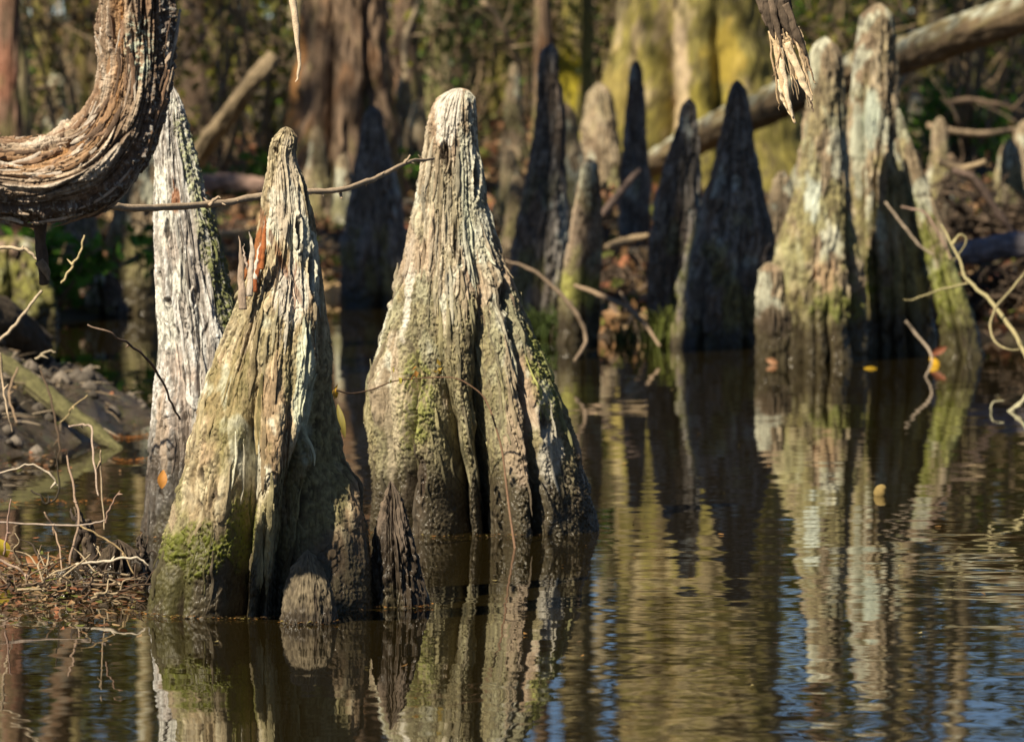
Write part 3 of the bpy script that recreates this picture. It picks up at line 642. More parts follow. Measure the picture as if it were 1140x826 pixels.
# trees added out of view around the camera to block sky fill on the knees
for q, (X_, Y_, z0_, z1_) in enumerate([(3.2, 6.5, 1.8, 8), (3.4, 10.5, 1.6, 8), (4.2, 14.5, 1.8, 9), (2.8, 2.5, 2.2, 8), (1.6, -1.5, 3.5, 9), (6.5, 8.5, 2, 9), (2.2, 8.6, 5.2, 8.5), (1.9, 12.4, 5.6, 9), (4.5, -3, 3, 9), (-9, -8, .5, 8), (-6, -8.5, .5, 8.5), (-3, -8, .5, 8), (0, -8.6, .5, 8.5), (3, -8, .5, 8), (-10.5, -4, .5, 7), (-7.5, 2.5, .4, 5.8), (-7.2, 6.5, .4, 5.8), (-7, 10.5, .4, 5.6), (-6.8, 14.5, .4, 5.6)]):
    lf_ = X_ <= 0 or Y_ < -5
    root = empty('swamp_tree', (X_, Y_, -.3)); tag(root, 'unseen low leafy tree added behind and left of the viewpoint to block sky light' if lf_ else 'unseen broad leafy tree added right of the view to block sky light', 'tree', 'added sky-blocking trees behind the viewpoint' if lf_ else 'added sky-blocking trees right of the view')
    mb = MB(); z_ = np.linspace(-.4, z1_, 40)
    tube(mb, np.stack([X_ + .1 * np.sin(z_ * .5 + q), Y_ + 0 * z_, z_], -1), [.26, .18, .15, .12, .05], 16, straight=True, col=(.18, .14, .1), seed=q + 1)
    mb.build('trunk', M_FAR, root); crown(root, X_, Y_, z0_, z1_, 1.9, 800 + q, 2600, .17, (.05, .075, .02), 26)

# ------------------------------------------------------------------ far wood: too many leaves and stems to count
rs = np.random.RandomState(5)
mb = MB()
n = 110000
Y = rs.uniform(42, 75, n); X = rs.uniform(-.2, .2, n) * Y * 1.5
u_ = X / Y * F + CX
tall = np.interp(u_, [-400, 100, 400, 560, 600, 690, 730, 860, 880, 900, 920, 1010, 1030, 1140, 1500], [11, 11, 10.5, 10, 3.4, 3.8, 8.5, 8.5, 3.6, 4, 7.5, 7, 3.8, 4.6, 7])
hgt = (tall * .8 + .9 * tall * fbm(X * .8, Y * .3, 0 * X, 3, 3)) * rs.rand(n) ** .8
hgt = np.maximum(hgt, 0) * 1.0
q_ = (fbm(X * 1.6, Y * .5, hgt * 1.6, 19, 2) < -.05) & (hgt > 2.6); hgt[q_] *= .5
P = np.stack([X, Y, terrain(X, Y) + hgt], -1)
f = fbm(X * .8, Y * .5, hgt * .9, 9, 3)
ccol = np.array([.10, .10, .02]) + np.clip(f, -.35, 1)[:, None] * np.array([.17, .14, .01])
leaves(mb, P, .20, rs, np.clip(ccol, .01, 1), 1.8, .3)
tag(mb.build('far_wood', M_LEAF, smooth=False), 'olive green undergrowth of the distant wood', None, None, 'stuff')

# shrubs of the understory
def shrub(px, D, h, w, label, group, seed, col, nl=900, size=.05):
    base = at(px, 200, D); base[2] = float(terrain(base[0], base[1]))
    root = empty('shrub', base); tag(root, label, 'shrub', group)
    rs = np.random.RandomState(seed); br = MB(); lf = MB(); P = []
    for b in range(9):
        e = base + np.array([rs.normal() * w * .5, rs.normal() * w * .5, h * rs.uniform(.5, 1)])
        s = base + np.array([rs.normal() * .05, rs.normal() * .05, -.05])
        m = (s + e) / 2 + rs.normal(size=3) * .12 * h
        tube(br, [s, m, e], [.012, .008, .003], 4, 8, col=(.24, .17, .1))
        for q in range(5):
            s2 = m + (e - m) * rs.rand(); e2 = s2 + rs.normal(size=3) * .22 * h
            tube(br, [s2, (s2 + e2) / 2 + rs.normal(size=3) * .03, e2], [.006, .004, .002], 4, 5, col=(.28, .2, .12))
            k = nl // 45; P.append(s2 + (e2 - s2) * rs.rand(k, 1) + rs.normal(size=(k, 3)) * .06 * h)
    leaves(lf, np.concatenate(P), size, rs, col, 1.8, .35)
    br.build('stem', M_FAR, root); lf.build('foliage', M_LEAF, root, smooth=False)
sc = [((.22, .21, .03), 'yellow-green'), ((.07, .10, .02), 'dark green'), ((.17, .11, .04), 'russet'), ((.14, .26, .03), 'fresh green')]
for q in range(34):
    D = rs0.uniform(23, 42); px = -60 + (q + rs0.uniform(0, 1)) * 1270 / 34
    if 600 < px < 930 and D < 31: D += 9
    cc, cn = sc[rs0.choice(4, p=[.35, .3, .2, .15])]
    shrub(px, D, rs0.uniform(.5, 1.5) * (1 + (D - 23) / 25), rs0.uniform(.3, .7), cn + ' loose shrub on the bank of the wood', cn + ' shrubs in the wood', 400 + q, cc, 700 if D > 30 else 500)
for (px, D, h, lab) in [(1065, 27, .28, 'bright green leafy plant right of the tallest knee'), (405, 25, .3, 'bright green leafy plant left of the middle knee tip'), (330, 24.5, .3, 'bright green plant behind the torn knee tip'),
                        (25, 17.9, .25, 'mossy yellow-green tuft on the dark bank at the left edge'), (1045, 26, .45, 'grassy green plant by the pale knee at right')]:
    shrub(px, D, h, .35, lab, None, 900 + int(px), (.12, .26, .03), 700, .05)

# ------------------------------------------------------------------ logs, limbs and debris on the bank
def log(name, pts, rad, label, cat, col=(.3, .22, .15), seed=1, ns=14, group=None, lich=0., moss=0., mat=None):
    mb = MB(); P = spline(np.array(pts), 60); s = np.linspace(0, 9, 60)
    P = P + max(rad) * .15 * np.stack([pn(s, 0 * s + .3, 0 * s + k * 7.3 + seed, 5) for k in range(3)], -1)
    n, m = 90, ns * 4
    P = spline(P, n); T, Nn, B = frames(P); r = np.interp(np.linspace(0, 1, n), np.linspace(0, 1, len(rad)), rad)
    th = np.arange(m) * 2 * np.pi / m
    d = Nn[:, None] * np.sin(th)[None, :, None] + B[:, None] * np.cos(th)[None, :, None]
    cu, su = np.cos(th)[None], np.sin(th)[None]; L = (np.linspace(0, np.linalg.norm(P[-1] - P[0]), n) / max(rad))[:, None]
    f = pn(cu * 4, su * 4, L * .5, seed); f2 = fbm(cu * 2, su * 2, L * .8, seed + 2, 3)
    rr = r[:, None] * (1 + .07 * f + .14 * f2)
    V = (P[:, None] + d * rr[..., None])
    col_ = np.zeros((n, m, 3), np.float32) + np.array(col, np.float32)
    col_ = mix(col_, np.array(col) * 1.5, ss(-.2, .4, f + f2))
    if lich: col_ = mix(col_, (.5, .5, .42), .9 * ss(.5 - lich, .6 - lich, f2 + .4 * fbm(cu * 5, su * 5, L * 3, seed + 9, 2)) * ss(-.3, .3, d[..., 2] - .1))
    if moss: col_ = mix(col_, (.20, .22, .04), moss * ss(-.2, .4, d[..., 2] + f2))
    V = V.reshape(-1, 3); V = np.vstack([V, P[0], P[-1]]); q = len(V)
    jj = np.arange(0, m, 2); b0 = (n - 1) * m
    Fq = np.vstack([grid_faces(n, m), np.stack([np.full(len(jj), q - 2), (jj + 2) % m, jj + 1, jj], -1), np.stack([b0 + jj, b0 + jj + 1, b0 + (jj + 2) % m, np.full(len(jj), q - 1)], -1)])
    mb.add(V, Fq, np.vstack([col_.reshape(-1, 3), col, col]))
    return mb.thing(name, mat or M_FAR, label, cat, group)
m20 = 20 / F
log('fallen_log', [at(1260, -30, 19), at(1140, 14, 19.5), at(1060, 42, 20), at(1000, 62, 20.5), at(930, 88, 21), at(850, 120, 22), at(780, 152, 23), at(715, 190, 24), at(640, 248, 25)],
    [22 * m20, 21 * m20, 21 * m20, 22 * m20, 19 * m20, 11 * m20], 'long leaning log with white lichen patches crossing behind the tall right knees', 'log', (.15, .105, .06), 5, lich=.46, moss=.2)
log('fallen_log', [at(205, 204, 24), at(250, 203, 24), at(310, 210, 24), at(400, 214, 24.5)], [.034, .036, .03], 'pinkish barkless log lying behind the torn knee', 'log', (.33, .22, .17), 6)
log('leaning_limb', [at(306, 62, 22), at(280, 92, 22), at(250, 134, 22.2), at(222, 172, 22.5), at(200, 215, 22.6)], [.03, .034, .038, .04], 'thick leaning limb between the white knee and the torn knee', 'branch', (.2, .15, .09), 7)
log('fallen_log', [at(1030, 292, 17.3), at(1085, 280, 17.2), at(1140, 272, 17.1), at(1220, 266, 17)], [.028, .036, .04, .04], 'smooth grey-violet log at the right picture edge', 'log', (.17, .15, .16), 8)
log('fallen_log', [at(40, 388, 13.4), at(-20, 352, 13.2), at(-120, 330, 13)], [.05, .06, .06], 'dark log end at the left edge above the mud', 'log', (.06, .045, .03), 9)
log('mossy_log', [at(-40, 395, 12.4), at(0, 402, 12.3), at(40, 432, 12.1), at(80, 462, 11.9), at(112, 486, 11.8), at(135, 502, 11.7)], [.017, .019, .021, .02, .016, .007], 'mossy olive log sloping down into the water on the left mud', 'log', (.075, .065, .033), 10, moss=.12, mat=M_BARK)
rs = np.random.RandomState(77)
sticks = [(620, 320, 180, 95), (700, 215, 60, -50), (760, 300, 120, 20), (560, 260, 90, 30), (1080, 210, 90, 60), (1040, 240, 100, 50), (1120, 330, 80, -20), (840, 330, 60, 10), (250, 260, 110, -10),
          (300, 300, 90, 20), (60, 210, 80, -60), (480, 240, 70, 30), (1000, 90, 60, -60), (1100, 120, 90, 10), (900, 300, 80, 20), (130, 60, 90, 70), (230, 30, 80, -60), (460, 40, 100, -80), (560, 40, 90, 60), (680, 250, 70, 0),
          (1060, 60, 110, 30), (1090, 140, 120, 0), (20, 120, 90, -30), (280, 20, 60, 55)]
for q, (px, py, L, ang) in enumerate(sticks):
    D = min(17.8 + (340 - py) * .03 + rs.rand() * 2, 26)
    a = R(ang); dx, dy = math.cos(a) * L, math.sin(a) * L
    mb = MB(); c_ = [(.30, .22, .14), (.2, .14, .09), (.36, .28, .18)][q % 3]
    tube(mb, [at(px - dx / 2, py - dy / 2, D), at(px + rs.normal() * 6, py + rs.normal() * 6, D + .1), at(px + dx / 2, py + dy / 2, D + .2)], [.014, .012, .006], 8, 14, col=c_, jit=.02, seed=q)
    for s_ in range(3):
        t = rs.uniform(.2, .9) - .5
        b = [px + dx * t, py + dy * t]; e = [b[0] + rs.normal() * 25, b[1] - abs(rs.normal()) * 30]
        tube(mb, [at(b[0], b[1], D + .1), at((b[0] + e[0]) / 2 + 4, (b[1] + e[1]) / 2, D + .08), at(e[0], e[1], D + .05)], [.006, .004, .002], 5, 6, col=c_)
    mb.thing('dead_branch', M_FAR, ['brown dead branch', 'dark dead branch', 'pale dead branch'][q % 3] + ' lying in the debris of the far bank', 'branch', ['brown', 'dark', 'pale'][q % 3] + ' dead branches on the far bank')
# dark root masses on the bank
for (px, py, D, r, lab) in [(1120, 190, 20, .22, 'dark upturned root mass at the right edge under the log'), (1125, 330, 17.0, .16, 'tangled dark root clump at the right water edge'), (700, 262, 18.2, .13, 'brown weathered root lump on the bank left of the narrow dark knee'),
                            (600, 290, 18.8, .14, 'dark root lump behind the middle knee'),]:
    o_ = MB(); P0 = at(px, py, D); P0[2] = max(float(terrain(P0[0], P0[1])), 0) + r * .4
    rr = np.random.RandomState(int(px))
    for s_ in range(110):
        a = rr.uniform(0, 2 * np.pi); b_ = P0 + rr.normal(size=3) * r * np.array([.6, .4, .22]); e = b_ + np.array([math.cos(a) * r * .9, math.sin(a) * r * .5, rr.uniform(-.6, .45) * r])
        m = (b_ + e) * .5 + rr.normal(size=3) * r * .2
        q_ = rr.uniform(.015, .065)
        tube(o_, [b_, m, e], [r * q_, r * q_ * .8, r * .02], 6, 12, col=np.array((.07, .048, .032)) * rr.uniform(.4, 1.6), seed=s_ + 1, jit=.02)
    o_.thing('root_mass', M_FAR, lab, 'roots')
# leaf litter and twigs on the banks
mb = MB(); n = 26000
Y = rs.uniform(16.3, 34, n); X = (rs.uniform(-40, 1180, n) - CX) / F * Y * 1.15
h = terrain(X, Y); ok = h > .01; X, Y, h = X[ok], Y[ok], h[ok]
P = np.stack([X, Y, h + .01 + .02 * rs.rand(len(X))], -1)
pal = np.array([(.30, .17, .08), (.20, .10, .05), (.40, .27, .14), (.12, .08, .05), (.16, .17, .04), (.34, .14, .07)])
leaves(mb, P, .06, rs, pal[rs.randint(0, 6, len(P))], 1.5, .2, droop=.1)
tag(mb.build('leaf_litter', M_DRY, smooth=False), 'brown fallen leaves covering the far bank', None, None, 'stuff')
mb = MB(); n = 4200
X = rs.normal(-.82, .2, n); Y = 8.45 + .3 * rs.normal(size=n)
q2 = rs.rand(n) < .35; X[q2] = rs.normal(-1.2, .2, q2.sum()); Y[q2] = rs.uniform(11, 13.6, q2.sum())
keep = X / Y < (158 - CX) / F; X, Y = X[keep], Y[keep]
h = np.maximum(terrain(X, Y), 0)
fine_leaves(mb, np.stack([X, Y, h + .003 + .02 * rs.rand(len(X)) ** 2 * (Y < 9)], -1), .016, rs, pal[rs.randint(0, 6, len(X))] * .9)
tag(mb.build('floating_litter', M_DRY, smooth=False), 'brown and orange leaf bits floating by the left clump', None, None, 'stuff')
mb = MB()
for (x0, x1, py, nn) in [(112, 172, 487, 260), (126, 172, 513, 170), (0, 140, 560, 90), (0, 160, 632, 420)]:
    a = rs.uniform(x0, x1, nn); D = H * F / (py + rs.normal(size=nn) * (.8 if py < 600 else 5) + 1.5 * np.sin(a * .1) - HZ)
    fine_leaves(mb, np.stack([(a - CX) / F * D, D, .002 + .002 * rs.rand(nn)], -1), .009, rs, (.36, .14, .03), 3)
for (cx_, D_, hw_, nn) in [(262, 8.17, 118, 420), (510, 9.62, 118, 260), (345, 7.98, 30, 90), (445, 8.22, 32, 90), (230, 9.5, 70, 90)]:
    a = rs.uniform(np.pi, 2 * np.pi, nn); k_ = 1.0 + abs(rs.normal(size=nn)) * .09; rr_ = hw_ / F * D_
    fine_leaves(mb, np.stack([(cx_ - CX) / F * D_ + np.cos(a) * rr_ * k_, D_ + np.sin(a) * rr_ * k_ * .92, .001 + .004 * rs.rand(nn)], -1), .006, rs, np.array([(.30, .13, .03), (.16, .10, .05), (.25, .2, .06)])[rs.randint(0, 3, nn)], 2.5)
nn = 150; D_ = rs.uniform(7, 15, nn); a = rs.uniform(-20, 1150, nn)
fine_leaves(mb, np.stack([(a - CX) / F * D_, D_, .002 + 0 * a], -1), .010, rs, np.array([(.30, .16, .05), (.16, .10, .05), (.3, .24, .1)])[rs.randint(0, 3, nn)], 2.5)
tag(mb.build('floating_needles', M_DRY, smooth=False), 'rusty orange cypress needles and bits drifting on the water', None, None, 'stuff')

# grass tufts at the water edge
def tuft(px, py, D, h, label, seed, col=(.13, .15, .035), nb=60):
    mb = MB(); r_ = np.random.RandomState(seed); b = at(px, py, D); b[2] = max(float(terrain(b[0], b[1])), 0) - .01
    for _ in range(nb):
        s = b + np.array([r_.normal() * .03, r_.normal() * .03, 0]); a = r_.normal(size=2)
        e = s + np.array([a[0] * h * .35, a[1] * h * .35, h * r_.uniform(.5, 1)]); m = (s + e) / 2 + np.array([-a[0] * .05 * h, 0, h * .15])
        tube(mb, [s, m, e], [.0035, .003, .0006], 4, 7, col=np.array(col) * r_.uniform(.6, 1.5), flat=.25)
    mb.thing('grass_tuft', M_LEAF, label, 'grass tuft')
tuft(735, 370, 16.2, .13, 'yellow-green grass tuft left of the broad dark knee', 1)
tuft(606, 375, 16.6, .12, 'dark green grass tuft beside the right flank of the middle knee', 2, (.07, .10, .025))
tuft(700, 372, 16.4, .07, 'low straggly grass tuft at the water edge', 3, (.2, .2, .06), 30)
# ------------------------------------------------------------------ the bent dead branch at the upper left
def bent():
    D = 7.6; m1 = D / F
    pts = [at(150, -260, D + .05), at(152, -120, D), at(152, -30, D), at(153, 30, D), at(152, 80, D), at(143, 125, D), at(122, 163, D), at(92, 189, D), at(52, 201, D), at(8, 200, D), at(-28, 196, D), at(-46, 192, D + .02)]
    rad = np.array([42, 42, 42, 42, 38, 38, 44, 50, 46, 42, 42, 38]) * m1
    n, m = 1000, 420
    P = spline(np.array(pts), n); T, Nn, B = frames(P); r = np.interp(np.linspace(0, 1, n), np.linspace(0, 1, len(rad)), rad)
    r = np.convolve(np.pad(r, 30, 'edge'), np.ones(61) / 61, 'valid')
    th = np.arange(m) * 2 * np.pi / m
    L = np.concatenate([[0], np.cumsum(np.linalg.norm(np.diff(P, axis=0), axis=1))])[:, None]
    TH = th[None] + 0 * L + .5 * pn(L * 2.2, 0 * L, 0 * L, 3)            # the fibres wander round the branch
    cu, su = np.cos(TH), np.sin(TH)
    ang = (TH + np.pi) % (2 * np.pi) - np.pi
    wv_ = .6 * pn(cu * 2, su * 2, L * 9, 41)
    fib = pn(cu * 9 + wv_, su * 9, L * 5, 42); fib2 = pn(cu * 22 + wv_ * 2, su * 22, L * 9, 43); fine = pn(cu * 50, su * 50, L * 22, 44)
    crack = np.exp(-(pn(cu * 6 + wv_ * 2, su * 6, L * 6, 45) / .07) ** 2)
    big = pn(cu * 2.2, su * 2.2, L * 5, 46)
    bark = ss(1.5, 2.0, np.abs(ang - .35) + .35 * big)                   # the outer side keeps its bark
    gx, gy, gz = [(P[:, k:k + 1] + (Nn[:, k:k + 1] * su + B[:, k:k + 1] * cu) * r[:, None]) for k in range(3)]
    cell = pn(gx * 60, gy * 60, gz * 60, 47); cell2 = fbm(gx * 150, gy * 150, gz * 150, 48, 3, .6)
    lay = pn(cu * 5 + wv_, su * 5, L * 14, 50); lay = ss(.0, .02, lay) * .5 + ss(.22, .24, lay) * .5
    plate = ss(.03, .10, pn(cu * 4 + wv_ * 2, su * 4, L * 8, 49))
    groove = np.exp(-((ang - 1.05 - .25 * big) / .28) ** 2)               # long torn groove on the front
    dis = (1 - bark) * (.0035 * fib + .0022 * fib2 + .0008 * fine - .007 * crack + .005 * plate) + bark * (.0055 * cell + .0014 * cell2 + .003 * fib) - .011 * groove + .007 * big + .0014 * cell2 + .0045 * (1 - bark) * lay
    rr = r[:, None] + dis
    V = P[:, None] + (Nn[:, None] * su[..., None] + B[:, None] * cu[..., None]) * rr[..., None]
    col = np.zeros((n, m, 3), np.float32) + np.array((.22, .155, .105), np.float32)
    col = mix(col, (.42, .33, .24), ss(-.2, .4, fib + .5 * fib2))
    col = mix(col, (.55, .47, .38), .8 * ss(.05, .4, big + .4 * fib2) * plate)
    col = mix(col, (.22, .115, .06), .6 * ss(.1, .4, -big + .3 * fib))
    col = mix(col, (.34, .16, .045), .7 * groove)
    col = mix(col, (.055, .035, .025), .85 * crack)
    col = col * (1 + .3 * cell2)[..., None]
    col = mix(col, (.10, .068, .05), .93 * bark * ss(-.9, .2, cell + .6))
    col = mix(col, (.21, .16, .13), .7 * bark * ss(.15, .4, cell))
    d1 = np.sqrt(((gx - at(157, 60, D)[0]) / (17 * m1)) ** 2 + ((gz - at(157, 58, D)[2]) / (44 * m1)) ** 2) + .5 * cell + .3 * cell2
    col = mix(col, (.42, .46, .36), .85 * ss(1.1, .85, d1) * ss(-.1, .25, cell2 + .3 * cell))
    d2 = ss(.25, .45, cell2 + .3 * cell) * bark
    col = mix(col, (.45, .44, .40), .5 * d2)
    V = V.reshape(-1, 3)
    root = empty('bent_branch', at(60, 200, D)); tag(root, 'thick bent dead branch with torn reddish bark and green lichen at the upper left', 'branch')
    child('wood', V, grid_faces(n, m), M_BARK, root, col=col.reshape(-1, 3))
    # curling bark strips standing off the surface
    rs = np.random.RandomState(4)
    st = MB()
    for q in range(230):
        i0 = rs.randint(240, 930); ln = rs.randint(25, 150); i1 = min(i0 + ln, n - 5)
        a = rs.choice([rs.uniform(-.9, 1.0), rs.uniform(1.0, 1.6), rs.uniform(2.4, 3.3)], p=[.6, .25, .15])
        idx = np.linspace(i0, i1, 7).astype(int); lift = np.linspace(0, 1, 7) ** 2 * rs.uniform(.0, .009)
        if rs.rand() < .5: lift = lift[::-1]
        aa = a + np.linspace(0, rs.normal() * .10, 7)
        Q = [P[i_] + (Nn[i_] * math.sin(x_) + B[i_] * math.cos(x_)) * (r[i_] + .001 + l_) for i_, x_, l_ in zip(idx, aa, lift)]
        c_ = np.array([(.42, .32, .24), (.26, .16, .10), (.5, .42, .34), (.30, .18, .10), (.14, .09, .06)][rs.randint(5)])
        w = rs.uniform(.0007, .0042)
        tube(st, Q, [w * .5, w, w * .8, w * .2], 8, 22, col=c_, flat=.2, seed=q + 1, jit=.0012)
    st.build('peeling_bark', M_BARK, root)
bent()
D7 = 8.15; m7 = D7 / F
mb = MB()
tube(mb, [at(44, 236, 7.65), at(45, 262, 7.65), at(47, 290, 7.65), at(49, 316, 7.66)], [8 * m7, 6.5 * m7, 6 * m7, 5 * m7], 16, 30, col=(.10, .07, .05), seed=4)
tube(mb, [at(44, 290, 7.645), at(52, 303, 7.645), at(54, 312, 7.645)], [5 * m7, 4 * m7, 1 * m7], 8, 12, col=(.26, .19, .13), seed=5)
mb.thing('dead_stub', M_BARK, 'short dark dead stub hanging below the bent branch', 'branch')
def twig(name, pts, rad, label, col=(.34, .26, .19), thorns=0, seed=1, D=None, mat=None, jit=.0015, side=(), cat='twig', group=None, ns=8):
    mb = MB(); Q = [at(p[0], p[1], p[2] if len(p) > 2 else D) for p in pts]
    n = max(16, len(pts) * 10); jit = jit * 1.8
    Dm = np.mean([q[1] for q in Q]); m1 = Dm / F
    tube(mb, Q, [x * m1 for x in rad], ns, n, col=col, jit=jit, seed=seed)
    S = spline(Q, n); rs = np.random.RandomState(seed)
    for k in range(thorns):
        i = rs.randint(4, n - 3); s = S[i]; d = rs.normal(size=3) * np.array([1, .4, 1]); d /= np.linalg.norm(d)
        l = rs.uniform(5, 11) * m1
        tube(mb, [s, s + d * l * .5, s + d * l], [1.6 * m1, 1.1 * m1, .2 * m1], 6, 6, col=np.array(col) * 1.2)
    for sp in side:
        Q2 = [at(p[0], p[1], p[2] if len(p) > 2 else Dm) for p in sp]
        r1 = np.mean([x * m1 for x in rad])
        tube(mb, Q2, [r1 * .7, r1 * .55, r1 * .25], 6, max(10, len(sp) * 7), col=np.array(col) * 1.05, jit=jit, seed=seed + 3)
    return mb.thing(name, mat or M_TWIG, label, cat, group)
twig('thorny_twig', [(118, 229, 8.7), (150, 231, 8.75), (200, 230, 8.85), (260, 224, 8.95), (300, 217, 9.0), (345, 214, 9.05), (385, 210, 9.1), (420, 197, 9.2), (455, 181, 9.3), (482, 177, 9.42)],
     [4.2, 4, 3.8, 4, 3.4, 3.2, 3.2, 2.4, 1.6], 'long thorny twig crossing in front of the white knee and ending at the middle knee', (.38, .29, .20), 16, 3, side=[[(232, 229, 8.9), (240, 221, 8.9), (246, 222, 8.9)], [(378, 212, 9.1), (380, 222, 9.08)], [(448, 184, 9.28), (456, 174, 9.28)]])
# hanging torn wood at the top
mb = MB()
tube(mb, [at(325, -14, 8.35), at(329, 20, 8.35), at(331, 50, 8.35), at(334, 68, 8.35), at(332, 84, 8.35), at(329, 92, 8.35)], [4.5 * m7, 4 * m7, 2.5 * m7, 2 * m7, 1.2 * m7, .6 * m7], 8, 40, col=(.66, .52, .36), flat=.6, jit=.002, seed=9)
tube(mb, [at(323, -14, 8.35), at(327, 12, 8.35), at(333, 26, 8.35)], [2.2 * m7, 1.6 * m7, .5 * m7], 6, 20, col=(.55, .38, .22), flat=.4, jit=.002, seed=11)
mb.thing('hanging_splinter', M_TWIG, 'thin pale splinter of wood hanging at the top above the torn knee', 'splinter')
root = empty('frayed_branch', at(870, 20, D7)); tag(root, 'broken dark branch end with frayed yellow-white splinters hanging at the top right', 'branch')
mb = MB()
tube(mb, [at(838, -90, D7), at(850, -30, D7), at(862, 4, D7), at(873, 28, D7), at(884, 44, D7)], [19 * m7, 18 * m7, 17 * m7, 13 * m7, 5 * m7], 48, 120, col=(.075, .055, .04), seed=5, flat=.7)
for q, (a, b, c_, d) in enumerate([(850, 0, 862, 42), (858, 0, 870, 52), (868, 0, 884, 50), (874, 5, 893, 52), (880, 20, 898, 62), (846, -8, 854, 30)]):
    tube(mb, [at(a, b, D7 - .014), at((a + c_) / 2 - 1, (b + d) / 2, D7 - .016), at(c_, d, D7 - .014)], [5 * m7, 4.5 * m7, 1 * m7], 10, 26, col=np.array((.09, .065, .045)) * (1 + .5 * (q % 2)), flat=.4, seed=q + 20, jit=.002)
mb.build('bark', M_BARK, root)
mb = MB()
strips = [([(862, 34), (868, 70), (876, 106), (885, 138)], 5.5, (.68, .50, .30)), ([(866, 40), (872, 80), (878, 112), (882, 132)], 3.5, (.8, .66, .46)), ([(876, 48), (886, 72), (896, 96), (904, 113)], 5, (.74, .58, .38)),
          ([(872, 44), (880, 66), (888, 90)], 3, (.6, .42, .22)), ([(857, 40), (861, 74), (866, 110), (867, 124)], 1.2, (.5, .35, .2)), ([(883, 40), (892, 56), (900, 70), (905, 90)], 1.6, (.3, .2, .12)),
          ([(868, 90), (872, 112), (884, 136)], 2.6, (.78, .62, .42)), ([(896, 96), (903, 114), (906, 124)], 1.2, (.12, .08, .06)), ([(870, 38), (866, 66), (860, 86)], 1., (.45, .3, .18))]
rq = np.random.RandomState(6)
for _ in range(22):
    x0_ = rq.uniform(858, 892); l_ = rq.uniform(18, 75); y0_ = rq.uniform(28, 50)
    strips.append(([(x0_, y0_), (x0_ + l_ * .12, y0_ + l_ * .4), (x0_ + l_ * rq.uniform(.1, .4), y0_ + l_)], rq.uniform(.6, 2.4), tuple(np.array((.66, .48, .29)) * rq.uniform(.35, 1.15))))
for q, (p, w, c_) in enumerate(strips):
    tube(mb, [at(a, b, D7 - .01 - .002 * (q % 3)) for a, b in p], [w * m7, w * m7 * .9, w * m7 * .8, w * m7 * .35], 8, 40, col=c_, flat=.3, jit=.002, seed=q + 31, twist=.5)
mb.build('splinters', M_TWIG, root)
# torn spikes on the torn knee
mb = MB()
for (p, w, c_) in [([(270, 345), (269, 315), (269, 290), (266, 262)], 6, (.36, .27, .20)), ([(278, 330), (279, 300), (281, 275), (278, 258)], 5, (.5, .42, .34)), ([(284, 315), (286, 290), (290, 270)], 3.5, (.62, .55, .47)),
                   ([(290, 300), (294, 270), (296, 240)], 4.5, (.36, .12, .04)), ([(283, 325), (287, 300), (292, 275), (296, 255)], 4, (.30, .09, .03)), ([(276, 300), (272, 285), (271, 272)], 2, (.45, .35, .28))]:
    tube(mb, [at(a, b, 8.1) for a, b in p], [w * .75 / F * 8.1, w * .7 / F * 8.1, w * .5 / F * 8.1, .2 / F * 8.1], 10, 36, col=c_, flat=.5, jit=.002, seed=int(p[0][0]), twist=.4)
o = mb.build('torn_spike', M_BARK, kA)
o.location = (0, 0, 0)
o.data.transform(__import__('mathutils').Matrix.Translation(tuple(0 for _ in range(3))))

# vine across the middle knee
root = empty('climbing_vine', at(500, 420, 9.3)); tag(root, 'thin reddish vine with tiny new leaves looping across the middle knee into the water', 'vine')
def vt(pts, rad, col, D=9.35):
    mb = MB(); tube(mb, [at(*p) for p in pts], [x * 9.35 / F for x in rad], 8, 80, col=col, jit=.001, seed=3); return mb
vt([(372, 434, 9.15), (390, 438, 9.2), (412, 434, 9.3), (440, 424, 9.36), (470, 421, 9.4), (500, 420, 9.4), (522, 428, 9.4), (540, 445, 9.4), (552, 475, 9.38), (560, 510, 9.36), (566, 560, 9.32), (573, 610, 9.24), (570, 640, 9.15)],
   [.8, .85, .8, .8, .85, 1., 1.2, 1.4, 1.6], (.17, .10, .06)).build('stem', M_TWIG, root)
for (px, py, D, n_, c_) in [(440, 419, 9.33, 4, (.35, .30, .05)), (463, 412, 9.35, 5, (.40, .20, .05)), (490, 412, 9.35, 6, (.38, .26, .05)), (372, 436, 9.12, 5, (.55, .33, .03))]:
    mb = MB(); leaves(mb, np.tile(at(px, py, D), (n_, 1)) + np.random.RandomState(px).normal(size=(n_, 3)) * .004, .014, np.random.RandomState(px + 1), c_, 1.8, .2, up=.3); mb.build('leaf', M_LEAF, root, smooth=False)
